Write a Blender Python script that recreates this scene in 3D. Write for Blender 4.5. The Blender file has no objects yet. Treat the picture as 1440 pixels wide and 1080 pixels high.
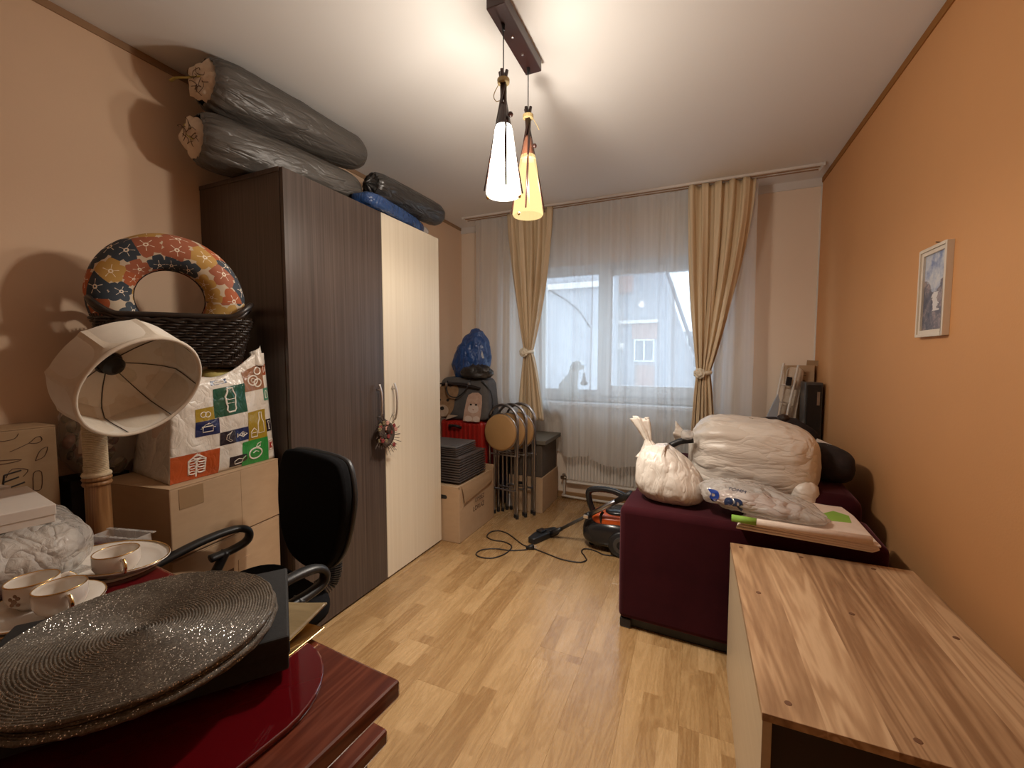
import bpy, bmesh, math, random
from math import sin, cos, pi, radians, sqrt, atan2
from mathutils import Vector, Matrix, noise

# ------------------------------------------------------------------ camera
scene = bpy.context.scene
COL = scene.collection
cam_data = bpy.data.cameras.new('camera')
cam_data.sensor_width = 36.0
cam_data.lens = 592.0 / 1440.0 * 36.0
cam_data.clip_start = 0.02
cam_data.clip_end = 200
cam = bpy.data.objects.new('camera', cam_data)
cam.location = (0.0, 0.0, 1.28)
cam.rotation_euler = (radians(90 - 3.576), 0.0, radians(23.507))
COL.objects.link(cam)
scene.camera = cam

# ------------------------------------------------------------------ sky: pale overcast daylight
world = bpy.data.worlds.new('overcast_sky')
scene.world = world
world.use_nodes = True
wn = world.node_tree.nodes
wl = world.node_tree.links
wn['Background'].inputs['Color'].default_value = (0.78, 0.89, 1.0, 1)
wn['Background'].inputs['Strength'].default_value = 4.3
# sampling guide for the daylight that comes through the window (a portal gives off no light itself)
pl = bpy.data.lights.new('window_portal', 'AREA')
pl.shape = 'RECTANGLE'
pl.size = 1.55
pl.size_y = 1.25
pl.cycles.is_portal = True
po = bpy.data.objects.new('window_portal', pl)
po.location = (-0.635, 3.93, 1.49)
po.rotation_euler = (radians(-90), 0, 0)
COL.objects.link(po)

# ------------------------------------------------------------------ exposure
vs = scene.view_settings
vs.view_transform = 'Standard'
vs.look = 'None'
vs.exposure = 0.0
vs.gamma = 1.0
vs.use_curve_mapping = False
PENDANT_WATT = ((50.0, 68.0), (26.0, 35.0))      # LED bulb: forward (down) beam, sideways/back spill
PENDANT_COLOR = (1.0, 0.90, 0.78)

random.seed(7)
# room: x right along the window wall, y towards the window, z up
XL, XR, YB, YF, H = -2.15, 0.795, 3.69, -1.25, 2.55

# ------------------------------------------------------------------ geometry helpers
class G:
    """collects vertices and faces of ONE mesh"""
    def __init__(s):
        s.v = []; s.f = []; s.uv = None
    def add(s, v, f):
        n = len(s.v)
        s.v += [tuple(p) for p in v]
        s.f += [tuple(i + n for i in q) for q in f]
        return s
    def box(s, x0, x1, y0, y1, z0, z1, m=None):
        v = [Vector((x, y, z)) for z in (z0, z1) for y in (y0, y1) for x in (x0, x1)]
        if m is not None: v = [m @ p for p in v]
        return s.add(v, [(0, 2, 3, 1), (4, 5, 7, 6), (0, 1, 5, 4), (2, 6, 7, 3), (0, 4, 6, 2), (1, 3, 7, 5)])
    def tube(s, path, r, n=8, closed=False, caps=True, flat=None):
        path = [Vector(p) for p in path]
        N = len(path)
        rr = r if isinstance(r, (list, tuple)) else [r] * N
        up = None; rings = []
        for i, p in enumerate(path):
            a = path[(i - 1) % N] if (closed or i > 0) else p
            b = path[(i + 1) % N] if (closed or i < N - 1) else p
            t = (b - a).normalized()
            if up is None:
                up = Vector((0, 0, 1)) if abs(t.z) < .9 else Vector((1, 0, 0))
            side = t.cross(up)
            if side.length < 1e-6: side = t.orthogonal()
            side.normalize(); up = side.cross(t).normalized()
            fy = 1.0 if flat is None else flat
            rings.append([p + rr[i] * (cos(2 * pi * k / n) * side + fy * sin(2 * pi * k / n) * up) for k in range(n)])
        v = [q for ring in rings for q in ring]; f = []
        for i in range(N if closed else N - 1):
            j = (i + 1) % N
            for k in range(n):
                l = (k + 1) % n
                f.append((i * n + k, i * n + l, j * n + l, j * n + k))
        if caps and not closed:
            f.append(tuple(range(n - 1, -1, -1))); f.append(tuple((N - 1) * n + k for k in range(n)))
        return s.add(v, f)
    def lathe(s, prof, n=32, m=None, closed=False):
        v = []; f = []
        P = len(prof)
        for r, z in prof:
            for k in range(n):
                a = 2 * pi * k / n
                p = Vector((r * cos(a), r * sin(a), z))
                v.append(m @ p if m is not None else p)
        for i in range(P if closed else P - 1):
            j = (i + 1) % P
            for k in range(n):
                l = (k + 1) % n
                f.append((i * n + k, i * n + l, j * n + l, j * n + k))
        if not closed:
            if prof[0][0] > 1e-6: f.append(tuple(range(n - 1, -1, -1)))
            if prof[-1][0] > 1e-6: f.append(tuple((P - 1) * n + k for k in range(n)))
        return s.add(v, f)
    def sheet(s, fn, nu, nv, cu=False, cv=False):
        v = []; f = []
        for i in range(nu if cu else nu + 1):
            for j in range(nv if cv else nv + 1):
                v.append(Vector(fn(i / nu, j / nv)))
        A = nu if cu else nu + 1; B = nv if cv else nv + 1
        for i in range(nu):
            for j in range(nv):
                a, b, c, d = i, (i + 1) % A, j, (j + 1) % B
                f.append((a * B + c, b * B + c, b * B + d, a * B + d))
        return s.add(v, f)
    def prism(s, poly, z0, z1, m=None):
        n = len(poly)
        v = [Vector((x, y, z)) for z in (z0, z1) for x, y in poly]
        if m is not None: v = [m @ p for p in v]
        f = [tuple(range(n - 1, -1, -1)), tuple(range(n, 2 * n))]
        f += [(k, (k + 1) % n, n + (k + 1) % n, n + k) for k in range(n)]
        return s.add(v, f)
    def disp(s, fn):
        s.v = [tuple(fn(Vector(p))) for p in s.v]
        return s
    def mesh(s, name):
        me = bpy.data.meshes.new(name)
        me.from_pydata(s.v, [], s.f)
        if s.uv:
            l = me.uv_layers.new(name='UVMap')
            for poly in me.polygons:
                for li in poly.loop_indices:
                    l.data[li].uv = s.uv[poly.index][li - poly.loop_start]
        bm = bmesh.new(); bm.from_mesh(me)
        bmesh.ops.remove_doubles(bm, verts=bm.verts, dist=1e-6)
        bmesh.ops.recalc_face_normals(bm, faces=bm.faces)
        bm.to_mesh(me); bm.free()
        return me

def obj(name, g, mat, parent=None, smooth=False, bevel=0.0, seg=2, sub=0, solid=0.0, loc=None, rot=None, label=None, kind=None, angle=None):
    me = g.mesh(name) if isinstance(g, G) else g
    if mat is not None and len(me.materials) == 0: me.materials.append(mat)
    o = bpy.data.objects.new(name, me); COL.objects.link(o)
    if loc is not None: o.location = loc
    if rot is not None: o.rotation_euler = rot
    if parent is not None: o.parent = parent
    if smooth:
        for p in me.polygons: p.use_smooth = True
        if angle:
            try: me.set_sharp_from_angle(angle=radians(angle))
            except Exception: pass
    if solid:
        m = o.modifiers.new('thick', 'SOLIDIFY'); m.thickness = solid; m.offset = 0
    if bevel:
        m = o.modifiers.new('bevel', 'BEVEL'); m.width = bevel; m.segments = seg; m.limit_method = 'ANGLE'; m.angle_limit = radians(35)
    if sub:
        m = o.modifiers.new('sub', 'SUBSURF'); m.levels = sub; m.render_levels = sub
    if label: o['label'] = label
    if kind: o['kind'] = kind
    return o

def thing(name, label, cat, loc=(0, 0, 0), rz=0.0, group=None, rot=None):
    o = bpy.data.objects.new(name, None); COL.objects.link(o)
    o.empty_display_size = 0.05
    o.location = loc; o.rotation_euler = rot if rot is not None else (0, 0, rz)
    o['label'] = label; o['category'] = cat
    if group: o['group'] = group
    return o

def tag(o, label, cat, group=None):
    o['label'] = label; o['category'] = cat
    if group: o['group'] = group
    return o

def struct(name, g, mat, label=None, **k):
    o = obj(name, g, mat, **k); o['kind'] = 'structure'
    if label: o['label'] = label
    return o

def dup(root, loc, rot=None, label=None):
    r = root.copy(); COL.objects.link(r); r.location = loc
    if rot is not None: r.rotation_euler = rot
    if label: r['label'] = label
    for ch in list(root.children):
        c = ch.copy(); COL.objects.link(c); c.parent = r
        for g2 in list(ch.children):
            d = g2.copy(); COL.objects.link(d); d.parent = c
    return r

def smoothpath(pts, n=6):
    pts = [Vector(p) for p in pts]; out = []
    for i in range(len(pts) - 1):
        p0 = pts[max(i - 1, 0)]; p1 = pts[i]; p2 = pts[i + 1]; p3 = pts[min(i + 2, len(pts) - 1)]
        for k in range(n):
            t = k / n
            out.append(0.5 * ((2 * p1) + (p2 - p0) * t + (2 * p0 - 5 * p1 + 4 * p2 - p3) * t * t + (3 * p1 - p0 - 3 * p2 + p3) * t ** 3))
    out.append(pts[-1]); return out

def ns(p, s=1.0, o=0.0):
    return noise.noise(Vector((p[0] * s + o, p[1] * s + o * 1.7, p[2] * s - o)))

def ridge(p, s=1.0, o=0.0):
    return 1.0 - 2.0 * abs(ns(p, s, o))

def rrect(w, h, r, n=5, cx=0, cy=0):
    out = []
    for sx, sy, a0 in ((1, 1, 0), (-1, 1, 90), (-1, -1, 180), (1, -1, 270)):
        for k in range(n + 1):
            a = radians(a0 + 90 * k / n)
            out.append((cx + sx * (w / 2 - r) + r * cos(a), cy + sy * (h / 2 - r) + r * sin(a)))
    return out

def ell(cx, cy, rx, ry, n=20, a0=0.0):
    return [(cx + rx * cos(2 * pi * k / n) * cos(a0) - ry * sin(2 * pi * k / n) * sin(a0),
             cy + rx * cos(2 * pi * k / n) * sin(a0) + ry * sin(2 * pi * k / n) * cos(a0)) for k in range(n)]

def frame_m(o, ex, ey):
    ex = Vector(ex).normalized(); ey = Vector(ey); ey = (ey - ex * ey.dot(ex)).normalized(); ez = ex.cross(ey)
    m = Matrix((ex, ey, ez)).transposed().to_4x4(); m.translation = Vector(o)
    return m

def blob(dims, power=3.0, nu=40, nv=24, amp=0.0, scale=6.0, seed=0.0, shape=None):
    """a stuffed bag: superellipsoid with creases, base at z=0"""
    g = G()
    def sp(c, e): return math.copysign(abs(c) ** e, c)
    e = 2.0 / power
    def fn(u, v):
        a = 2 * pi * u; b = pi * (v - .5) * .998
        p = Vector((sp(cos(b), e) * sp(cos(a), e), sp(cos(b), e) * sp(sin(a), e), sp(sin(b), e)))
        q = Vector((p.x * dims[0] / 2, p.y * dims[1] / 2, (p.z + 1) * dims[2] / 2))
        if shape: q = shape(q, p)
        if amp:
            d = amp * (ridge(q, scale, seed) * .6 + ridge(q, scale * 2.3, seed + 9) * .35 + ns(q, scale * 4.5, seed + 3) * .25)
            q = q + p.normalized() * d
            if q.z < 0: q.z = 0
        return q
    g.sheet(fn, nu, nv, cu=True)
    return g

def bvh_of(g):
    from mathutils.bvhtree import BVHTree
    return BVHTree.FromPolygons([Vector(p) for p in g.v], [f for f in g.f])

def wrap(o, tree, off=.0012):
    """lay a flat print on the surface of the thing that carries it (same local space)"""
    m = o.matrix_local.copy(); im = m.inverted()
    for v in o.data.vertices:
        p = m @ v.co
        loc, nor, i, d = tree.find_nearest(p)
        if loc is None: continue
        if nor.dot(p - loc) < 0 and d > 1e-5: nor = -nor
        v.co = im @ (loc + nor * off)

def wrap_ray(o, tree, dirv, off=.0015):
    m = o.matrix_local.copy(); im = m.inverted(); d = Vector(dirv).normalized()
    for v in o.data.vertices:
        p = m @ v.co
        loc, nor, i, dist = tree.ray_cast(p - d * .15, d)
        if loc is None:
            loc, nor, i, dist = tree.find_nearest(p)
        v.co = im @ (loc - d * off)

def text(name, body, size, m, mat, parent, ext=0.0006, bold=0.0):
    c = bpy.data.curves.new(name, 'FONT'); c.body = body; c.size = size; c.extrude = ext
    c.offset = bold; c.align_x = 'CENTER'; c.align_y = 'CENTER'; c.resolution_u = 3
    tmp = bpy.data.objects.new(name + '_curve', c); COL.objects.link(tmp)
    me = bpy.data.meshes.new_from_object(tmp.evaluated_get(bpy.context.evaluated_depsgraph_get()))
    bpy.data.objects.remove(tmp); bpy.data.curves.remove(c)
    me.name = name; me.materials.clear(); me.materials.append(mat)
    o = bpy.data.objects.new(name, me); COL.objects.link(o)
    o.parent = parent; o.matrix_local = m
    return o

# ------------------------------------------------------------------ materials
def base_mat(name, col, rough=.6, metal=0.0, spec=.5):
    m = bpy.data.materials.new(name); m.use_nodes = True
    b = m.node_tree.nodes['Principled BSDF']
    b.inputs['Base Color'].default_value = (*col, 1)
    b.inputs['Roughness'].default_value = rough
    b.inputs['Metallic'].default_value = metal
    b.inputs['Specular IOR Level'].default_value = spec
    return m, m.node_tree, b

def N(nt, t, **k):
    n = nt.nodes.new(t)
    for a, b in k.items(): setattr(n, a, b)
    return n

def L(nt, a, b): nt.links.new(a, b)

def coords(nt, scale=(1, 1, 1), src='Object'):
    tc = N(nt, 'ShaderNodeTexCoord'); mp = N(nt, 'ShaderNodeMapping')
    mp.inputs['Scale'].default_value = scale
    L(nt, tc.outputs[src], mp.inputs['Vector'])
    return mp.outputs['Vector']

def ramp(nt, fac, stops):
    r = N(nt, 'ShaderNodeValToRGB')
    while len(r.color_ramp.elements) < len(stops): r.color_ramp.elements.new(.5)
    for e, (p, c) in zip(r.color_ramp.elements, stops):
        e.position = p; e.color = (*c, 1)
    L(nt, fac, r.inputs['Fac'])
    return r.outputs['Color']

def noise_tex(nt, vec, scale=5, detail=4, rough=.5, dist=0.0):
    n = N(nt, 'ShaderNodeTexNoise')
    n.inputs['Scale'].default_value = scale; n.inputs['Detail'].default_value = detail
    n.inputs['Roughness'].default_value = rough; n.inputs['Distortion'].default_value = dist
    L(nt, vec, n.inputs['Vector'])
    return n.outputs['Fac']

def bump(nt, b, h, strength=.3, dist=.01):
    n = N(nt, 'ShaderNodeBump'); n.inputs['Strength'].default_value = strength; n.inputs['Distance'].default_value = dist
    L(nt, h, n.inputs['Height']); L(nt, n.outputs['Normal'], b.inputs['Normal'])

def math_n(nt, op, a, b=None, c=None):
    n = N(nt, 'ShaderNodeMath', operation=op)
    for i, x in enumerate((a, b, c)):
        if x is None: continue
        if isinstance(x, (int, float)): n.inputs[i].default_value = x
        else: L(nt, x, n.inputs[i])
    return n.outputs[0]

def mottled(name, c1, c2, scale=6, rough=.7, bs=.15, bscale=60, bd=.004, metal=0, spec=.4, stretch=(1, 1, 1)):
    m, nt, b = base_mat(name, c1, rough, metal, spec)
    v = coords(nt, stretch)
    L(nt, ramp(nt, noise_tex(nt, v, scale, 5, .6), [(.3, c1), (.7, c2)]), b.inputs['Base Color'])
    if bs: bump(nt, b, noise_tex(nt, v, bscale, 3), bs, bd)
    return m

def streaked(name, c1, c2, axis=2, fine=70, lng=1.2, rough=.45, bs=.06, spec=.4, mid=None):
    m, nt, b = base_mat(name, c1, rough, 0, spec)
    s = [fine, fine, fine]; s[axis] = lng
    v = coords(nt, s)
    f = noise_tex(nt, v, 1.0, 6, .65)
    L(nt, ramp(nt, f, [(.25, c1), (.5, mid or tuple((a + d) / 2 for a, d in zip(c1, c2))), (.75, c2)]), b.inputs['Base Color'])
    bump(nt, b, f, bs, .002)
    return m

def plain(name, col, rough=.5, metal=0, spec=.5):
    return base_mat(name, col, rough, metal, spec)[0]

def wood(name, c1, c2, c3, axis=1, scale=9, rough=.4, spec=.4, coat=0.0, boards=0.0):
    """long grain; boards = width of glued boards across x (0 = none)"""
    m, nt, b = base_mat(name, c1, rough, 0, spec)
    s = [1.0, 1.0, 1.0]; s[axis] = .09
    v = coords(nt, s)
    if boards:
        tc = N(nt, 'ShaderNodeTexCoord'); sx = N(nt, 'ShaderNodeSeparateXYZ'); L(nt, tc.outputs['Object'], sx.inputs[0])
        idx = math_n(nt, 'FLOOR', math_n(nt, 'DIVIDE', sx.outputs[0], boards))
        wn_ = N(nt, 'ShaderNodeTexWhiteNoise', noise_dimensions='1D'); L(nt, idx, wn_.inputs['W'])
        off = N(nt, 'ShaderNodeVectorMath', operation='ADD'); L(nt, v, off.inputs[0])
        sc = N(nt, 'ShaderNodeVectorMath', operation='SCALE'); L(nt, wn_.outputs['Color'], sc.inputs[0]); sc.inputs['Scale'].default_value = 7.0
        L(nt, sc.outputs[0], off.inputs[1]); v = off.outputs[0]
    big = noise_tex(nt, v, scale, 3, .5, 1.2)
    rings = math_n(nt, 'MULTIPLY_ADD', math_n(nt, 'SINE', math_n(nt, 'MULTIPLY', big, 58.0)), .5, .5)
    fine = noise_tex(nt, v, scale * 14, 4, .6)
    f = math_n(nt, 'ADD', math_n(nt, 'MULTIPLY', rings, .3), math_n(nt, 'MULTIPLY', fine, .5))
    f = math_n(nt, 'ADD', f, math_n(nt, 'MULTIPLY', big, .3))
    if boards:
        f = math_n(nt, 'ADD', f, math_n(nt, 'MULTIPLY', math_n(nt, 'SUBTRACT', wn_.outputs['Value'], .5), .34))
    L(nt, ramp(nt, f, [(.25, c1), (.52, c2), (.85, c3)]), b.inputs['Base Color'])
    b.inputs['Coat Weight'].default_value = coat
    bump(nt, b, fine, .05, .002)
    return m

def floor_mat():
    """printed strip pattern of a laminate board: three strips across each board, staggered"""
    m, nt, b = base_mat('laminate_print', (.5, .33, .17), .28, 0, .8)
    tc = N(nt, 'ShaderNodeTexCoord'); sx = N(nt, 'ShaderNodeSeparateXYZ'); L(nt, tc.outputs['Object'], sx.inputs[0])
    oi = N(nt, 'ShaderNodeObjectInfo')
    strip = math_n(nt, 'FLOOR', math_n(nt, 'DIVIDE', sx.outputs[0], .0645))
    w1 = N(nt, 'ShaderNodeTexWhiteNoise', noise_dimensions='2D')
    c1 = N(nt, 'ShaderNodeCombineXYZ'); L(nt, strip, c1.inputs[0]); L(nt, math_n(nt, 'MULTIPLY', oi.outputs['Random'], 91.0), c1.inputs[1])
    L(nt, c1.outputs[0], w1.inputs['Vector'])
    piece = math_n(nt, 'FLOOR', math_n(nt, 'ADD', math_n(nt, 'DIVIDE', sx.outputs[1], .43), math_n(nt, 'MULTIPLY', w1.outputs['Value'], 3.0)))
    c2 = N(nt, 'ShaderNodeCombineXYZ'); L(nt, strip, c2.inputs[0]); L(nt, piece, c2.inputs[1]); L(nt, math_n(nt, 'MULTIPLY', oi.outputs['Random'], 57.0), c2.inputs[2])
    w2 = N(nt, 'ShaderNodeTexWhiteNoise', noise_dimensions='3D'); L(nt, c2.outputs[0], w2.inputs['Vector'])
    mp = N(nt, 'ShaderNodeMapping'); mp.inputs['Scale'].default_value = (1, .11, 1); L(nt, tc.outputs['Object'], mp.inputs['Vector'])
    sc = N(nt, 'ShaderNodeVectorMath', operation='SCALE'); L(nt, w2.outputs['Color'], sc.inputs[0]); sc.inputs['Scale'].default_value = 9.0
    ad = N(nt, 'ShaderNodeVectorMath', operation='ADD'); L(nt, mp.outputs[0], ad.inputs[0]); L(nt, sc.outputs[0], ad.inputs[1])
    big = noise_tex(nt, ad.outputs[0], 13, 3, .5, 1.0)
    rings = math_n(nt, 'MULTIPLY_ADD', math_n(nt, 'SINE', math_n(nt, 'MULTIPLY', big, 50.0)), .5, .5)
    fine = noise_tex(nt, ad.outputs[0], 160, 4, .6)
    f = math_n(nt, 'ADD', math_n(nt, 'MULTIPLY', rings, .20), math_n(nt, 'MULTIPLY', fine, .42))
    f = math_n(nt, 'ADD', f, math_n(nt, 'MULTIPLY', w2.outputs['Value'], .44))
    L(nt, ramp(nt, f, [(.18, FLOOR_C[0]), (.5, FLOOR_C[1]), (.85, FLOOR_C[2])]), b.inputs['Base Color'])
    L(nt, math_n(nt, 'ADD', .20, math_n(nt, 'MULTIPLY', fine, .14)), b.inputs['Roughness'])
    return m
FLOOR_C = ((.44, .28, .135), (.355, .215, .095), (.25, .135, .052))

def sheer_mat():
    m = bpy.data.materials.new('sheer_voile'); m.use_nodes = True; nt = m.node_tree
    nt.nodes.clear()
    out = N(nt, 'ShaderNodeOutputMaterial')
    v = coords(nt, (16, 16, .35))
    f = noise_tex(nt, v, 1.0, 3, .55)
    tr = N(nt, 'ShaderNodeBsdfTransparent'); tr.inputs['Color'].default_value = (.96, .97, 1, 1)
    d = N(nt, 'ShaderNodeBsdfDiffuse'); d.inputs['Color'].default_value = (.93, .91, .87, 1)
    t = N(nt, 'ShaderNodeBsdfTranslucent'); t.inputs['Color'].default_value = (.90, .90, .88, 1)
    m1 = N(nt, 'ShaderNodeMixShader'); m1.inputs[0].default_value = .58
    L(nt, d.outputs[0], m1.inputs[1]); L(nt, t.outputs[0], m1.inputs[2])
    m2 = N(nt, 'ShaderNodeMixShader')
    fac = N(nt, 'ShaderNodeMapRange'); fac.inputs['From Min'].default_value = .3; fac.inputs['From Max'].default_value = .72
    fac.inputs['To Min'].default_value = .55; fac.inputs['To Max'].default_value = .76
    L(nt, f, fac.inputs['Value']); L(nt, fac.outputs[0], m2.inputs[0])
    L(nt, tr.outputs[0], m2.inputs[1]); L(nt, m1.outputs[0], m2.inputs[2])
    L(nt, m2.outputs[0], out.inputs['Surface'])
    return m

def thin_plastic(name, col, alpha, rough=.12, bs=.5, bscale=9, stretch=(1, 1, .7)):
    m = bpy.data.materials.new(name); m.use_nodes = True; nt = m.node_tree
    b = nt.nodes['Principled BSDF']
    b.inputs['Base Color'].default_value = (*col, 1); b.inputs['Roughness'].default_value = rough
    b.inputs['Alpha'].default_value = alpha
    b.inputs['Specular IOR Level'].default_value = .7
    v = coords(nt, stretch)
    r1 = math_n(nt, 'ABSOLUTE', math_n(nt, 'SUBTRACT', noise_tex(nt, v, bscale * .45, 1.5, .4, .35), .5))
    r2 = math_n(nt, 'ABSOLUTE', math_n(nt, 'SUBTRACT', noise_tex(nt, v, bscale * 1.3, 2, .45, .5), .5))
    r3 = noise_tex(nt, v, bscale * 4.0, 3, .6, .8)
    h = math_n(nt, 'ADD', math_n(nt, 'POWER', r1, .75), math_n(nt, 'MULTIPLY', math_n(nt, 'POWER', r2, .75), .5))
    h = math_n(nt, 'ADD', h, math_n(nt, 'MULTIPLY', r3, .10))
    bump(nt, b, h, bs, .045)
    return m

def glow_glass(name, col, strength, alpha):
    m = bpy.data.materials.new(name); m.use_nodes = True; nt = m.node_tree; nt.nodes.clear()
    out = N(nt, 'ShaderNodeOutputMaterial')
    tr = N(nt, 'ShaderNodeBsdfTransparent'); em = N(nt, 'ShaderNodeEmission')
    em.inputs['Color'].default_value = (*col, 1); em.inputs['Strength'].default_value = strength
    mx = N(nt, 'ShaderNodeMixShader'); mx.inputs[0].default_value = alpha
    L(nt, tr.outputs[0], mx.inputs[1]); L(nt, em.outputs[0], mx.inputs[2]); L(nt, mx.outputs[0], out.inputs['Surface'])
    return m

def glass_mat(name, tint=(.95, .98, 1)):
    m = bpy.data.materials.new(name); m.use_nodes = True; nt = m.node_tree; nt.nodes.clear()
    out = N(nt, 'ShaderNodeOutputMaterial')
    tr = N(nt, 'ShaderNodeBsdfTransparent'); tr.inputs['Color'].default_value = (*tint, 1)
    gl = N(nt, 'ShaderNodeBsdfGlossy'); gl.inputs['Roughness'].default_value = .02
    mx = N(nt, 'ShaderNodeMixShader'); mx.inputs[0].default_value = .06
    L(nt, tr.outputs[0], mx.inputs[1]); L(nt, gl.outputs[0], mx.inputs[2]); L(nt, mx.outputs[0], out.inputs['Surface'])
    return m

def floral_mat():
    """printed blossoms: every voronoi cell is one five-petalled flower"""
    m, nt, b = base_mat('floral_print', (.8, .7, .55), .7)
    tc = N(nt, 'ShaderNodeTexCoord')
    vo = N(nt, 'ShaderNodeTexVoronoi', voronoi_dimensions='2D', feature='F1'); vo.inputs['Scale'].default_value = 1.0
    vo.inputs['Randomness'].default_value = .62
    L(nt, tc.outputs['UV'], vo.inputs['Vector'])
    d = N(nt, 'ShaderNodeVectorMath', operation='SUBTRACT'); L(nt, tc.outputs['UV'], d.inputs[0]); L(nt, vo.outputs['Position'], d.inputs[1])
    sx = N(nt, 'ShaderNodeSeparateXYZ'); L(nt, d.outputs[0], sx.inputs[0])
    sc = N(nt, 'ShaderNodeSeparateColor'); L(nt, vo.outputs['Color'], sc.inputs[0])
    ang = math_n(nt, 'ADD', math_n(nt, 'ARCTAN2', sx.outputs[1], sx.outputs[0]), math_n(nt, 'MULTIPLY', sc.outputs[1], 6.0))
    pet = math_n(nt, 'ABSOLUTE', math_n(nt, 'COSINE', math_n(nt, 'MULTIPLY', ang, 2.5)))
    rad = math_n(nt, 'ADD', .46, math_n(nt, 'MULTIPLY', pet, .24))
    inside = math_n(nt, 'LESS_THAN', vo.outputs['Distance'], rad)
    colr = ramp(nt, sc.outputs[0], [(0, (.42, .105, .035)), (.26, (.035, .05, .07)), (.45, (.50, .29, .075)), (.60, (.36, .11, .055)), (.84, (.04, .055, .075))])  # print palette darkened to carry the ring's shade
    colr.node.color_ramp.interpolation = 'CONSTANT'
    mx = N(nt, 'ShaderNodeMix', data_type='RGBA'); L(nt, inside, mx.inputs[0])
    mx.inputs[6].default_value = (.60, .49, .36, 1); L(nt, colr, mx.inputs[7])
    # pale stamen strokes
    st = math_n(nt, 'LESS_THAN', math_n(nt, 'ABSOLUTE', math_n(nt, 'SINE', math_n(nt, 'MULTIPLY', ang, 2.5))), .14)
    st = math_n(nt, 'MULTIPLY', st, math_n(nt, 'LESS_THAN', vo.outputs['Distance'], .32))
    cen = math_n(nt, 'LESS_THAN', vo.outputs['Distance'], .10)
    st = math_n(nt, 'MAXIMUM', st, cen)
    st = math_n(nt, 'MULTIPLY', st, math_n(nt, 'GREATER_THAN', vo.outputs['Distance'], .045))
    mx2 = N(nt, 'ShaderNodeMix', data_type='RGBA'); L(nt, st, mx2.inputs[0]); L(nt, mx.outputs[2], mx2.inputs[6]); mx2.inputs[7].default_value = (.82, .72, .58, 1)
    L(nt, mx2.outputs[2], b.inputs['Base Color'])
    return m

def mat_coil():
    m, nt, b = base_mat('glitter_straw', (.2, .17, .13), .55, 0, .5)
    v = coords(nt)
    f = noise_tex(nt, v, 300, 3, .7)
    big = noise_tex(nt, v, 25, 2)
    L(nt, ramp(nt, math_n(nt, 'ADD', math_n(nt, 'MULTIPLY', f, .7), math_n(nt, 'MULTIPLY', big, .3)), [(.3, (.035, .026, .018)), (.5, (.095, .074, .052)), (.68, (.22, .185, .145))]), b.inputs['Base Color'])
    vo = N(nt, 'ShaderNodeTexVoronoi'); vo.inputs['Scale'].default_value = 900; L(nt, v, vo.inputs['Vector'])
    sc = N(nt, 'ShaderNodeSeparateColor'); L(nt, vo.outputs['Color'], sc.inputs[0])
    sp = math_n(nt, 'GREATER_THAN', sc.outputs[0], .955)
    L(nt, math_n(nt, 'MULTIPLY', sp, .9), b.inputs['Metallic'])
    L(nt, math_n(nt, 'SUBTRACT', .6, math_n(nt, 'MULTIPLY', sp, .38)), b.inputs['Roughness'])
    mx = N(nt, 'ShaderNodeMix', data_type='RGBA'); L(nt, sp, mx.inputs[0])
    L(nt, b.inputs['Base Color'].links[0].from_socket, mx.inputs[6]); mx.inputs[7].default_value = (.9, .87, .8, 1)
    L(nt, mx.outputs[2], b.inputs['Base Color'])
    bump(nt, b, f, .25, .001)
    return m

def painting_mat():
    """small landscape print: pale sky, slopes, a lit stream, dark firs"""
    m, nt, b = base_mat('landscape_print', (.5, .5, .5), .35)
    tc = N(nt, 'ShaderNodeTexCoord'); sx = N(nt, 'ShaderNodeSeparateXYZ'); L(nt, tc.outputs['Object'], sx.inputs[0])
    u = math_n(nt, 'DIVIDE', sx.outputs[0], .075); h = math_n(nt, 'DIVIDE', sx.outputs[1], .14)   # -1..1
    v = coords(nt, (1, 1, 1))
    n1 = noise_tex(nt, v, 22, 5, .65); n2 = noise_tex(nt, v, 60, 4, .7)
    sky = ramp(nt, math_n(nt, 'ADD', n1, math_n(nt, 'MULTIPLY', h, -.12)), [(.3, (.20, .25, .42)), (.45, (.50, .52, .58)), (.65, (.75, .70, .66))])
    land = ramp(nt, math_n(nt, 'ADD', math_n(nt, 'MULTIPLY', n1, .6), math_n(nt, 'MULTIPLY', n2, .4)), [(.38, (.06, .07, .10)), (.5, (.17, .15, .17)), (.62, (.42, .32, .30))])
    hor = math_n(nt, 'ADD', math_n(nt, 'MULTIPLY', math_n(nt, 'ABSOLUTE', u), .35), math_n(nt, 'MULTIPLY', math_n(nt, 'SUBTRACT', n1, .5), .9))
    isl = math_n(nt, 'LESS_THAN', h, math_n(nt, 'ADD', hor, .0))
    mx = N(nt, 'ShaderNodeMix', data_type='RGBA'); L(nt, isl, mx.inputs[0]); L(nt, sky, mx.inputs[6]); L(nt, land, mx.inputs[7])
    d = math_n(nt, 'ABSOLUTE', math_n(nt, 'ADD', math_n(nt, 'SUBTRACT', u, .15), math_n(nt, 'MULTIPLY', math_n(nt, 'SUBTRACT', n1, .5), 1.6)))
    st = math_n(nt, 'MULTIPLY', math_n(nt, 'LESS_THAN', d, .28), math_n(nt, 'MULTIPLY', math_n(nt, 'LESS_THAN', h, -.02), math_n(nt, 'GREATER_THAN', h, -.5)))
    mx2 = N(nt, 'ShaderNodeMix', data_type='RGBA'); L(nt, st, mx2.inputs[0]); L(nt, mx.outputs[2], mx2.inputs[6]); mx2.inputs[7].default_value = (.72, .66, .62, 1)
    L(nt, mx2.outputs[2], b.inputs['Base Color'])
    return m

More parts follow.
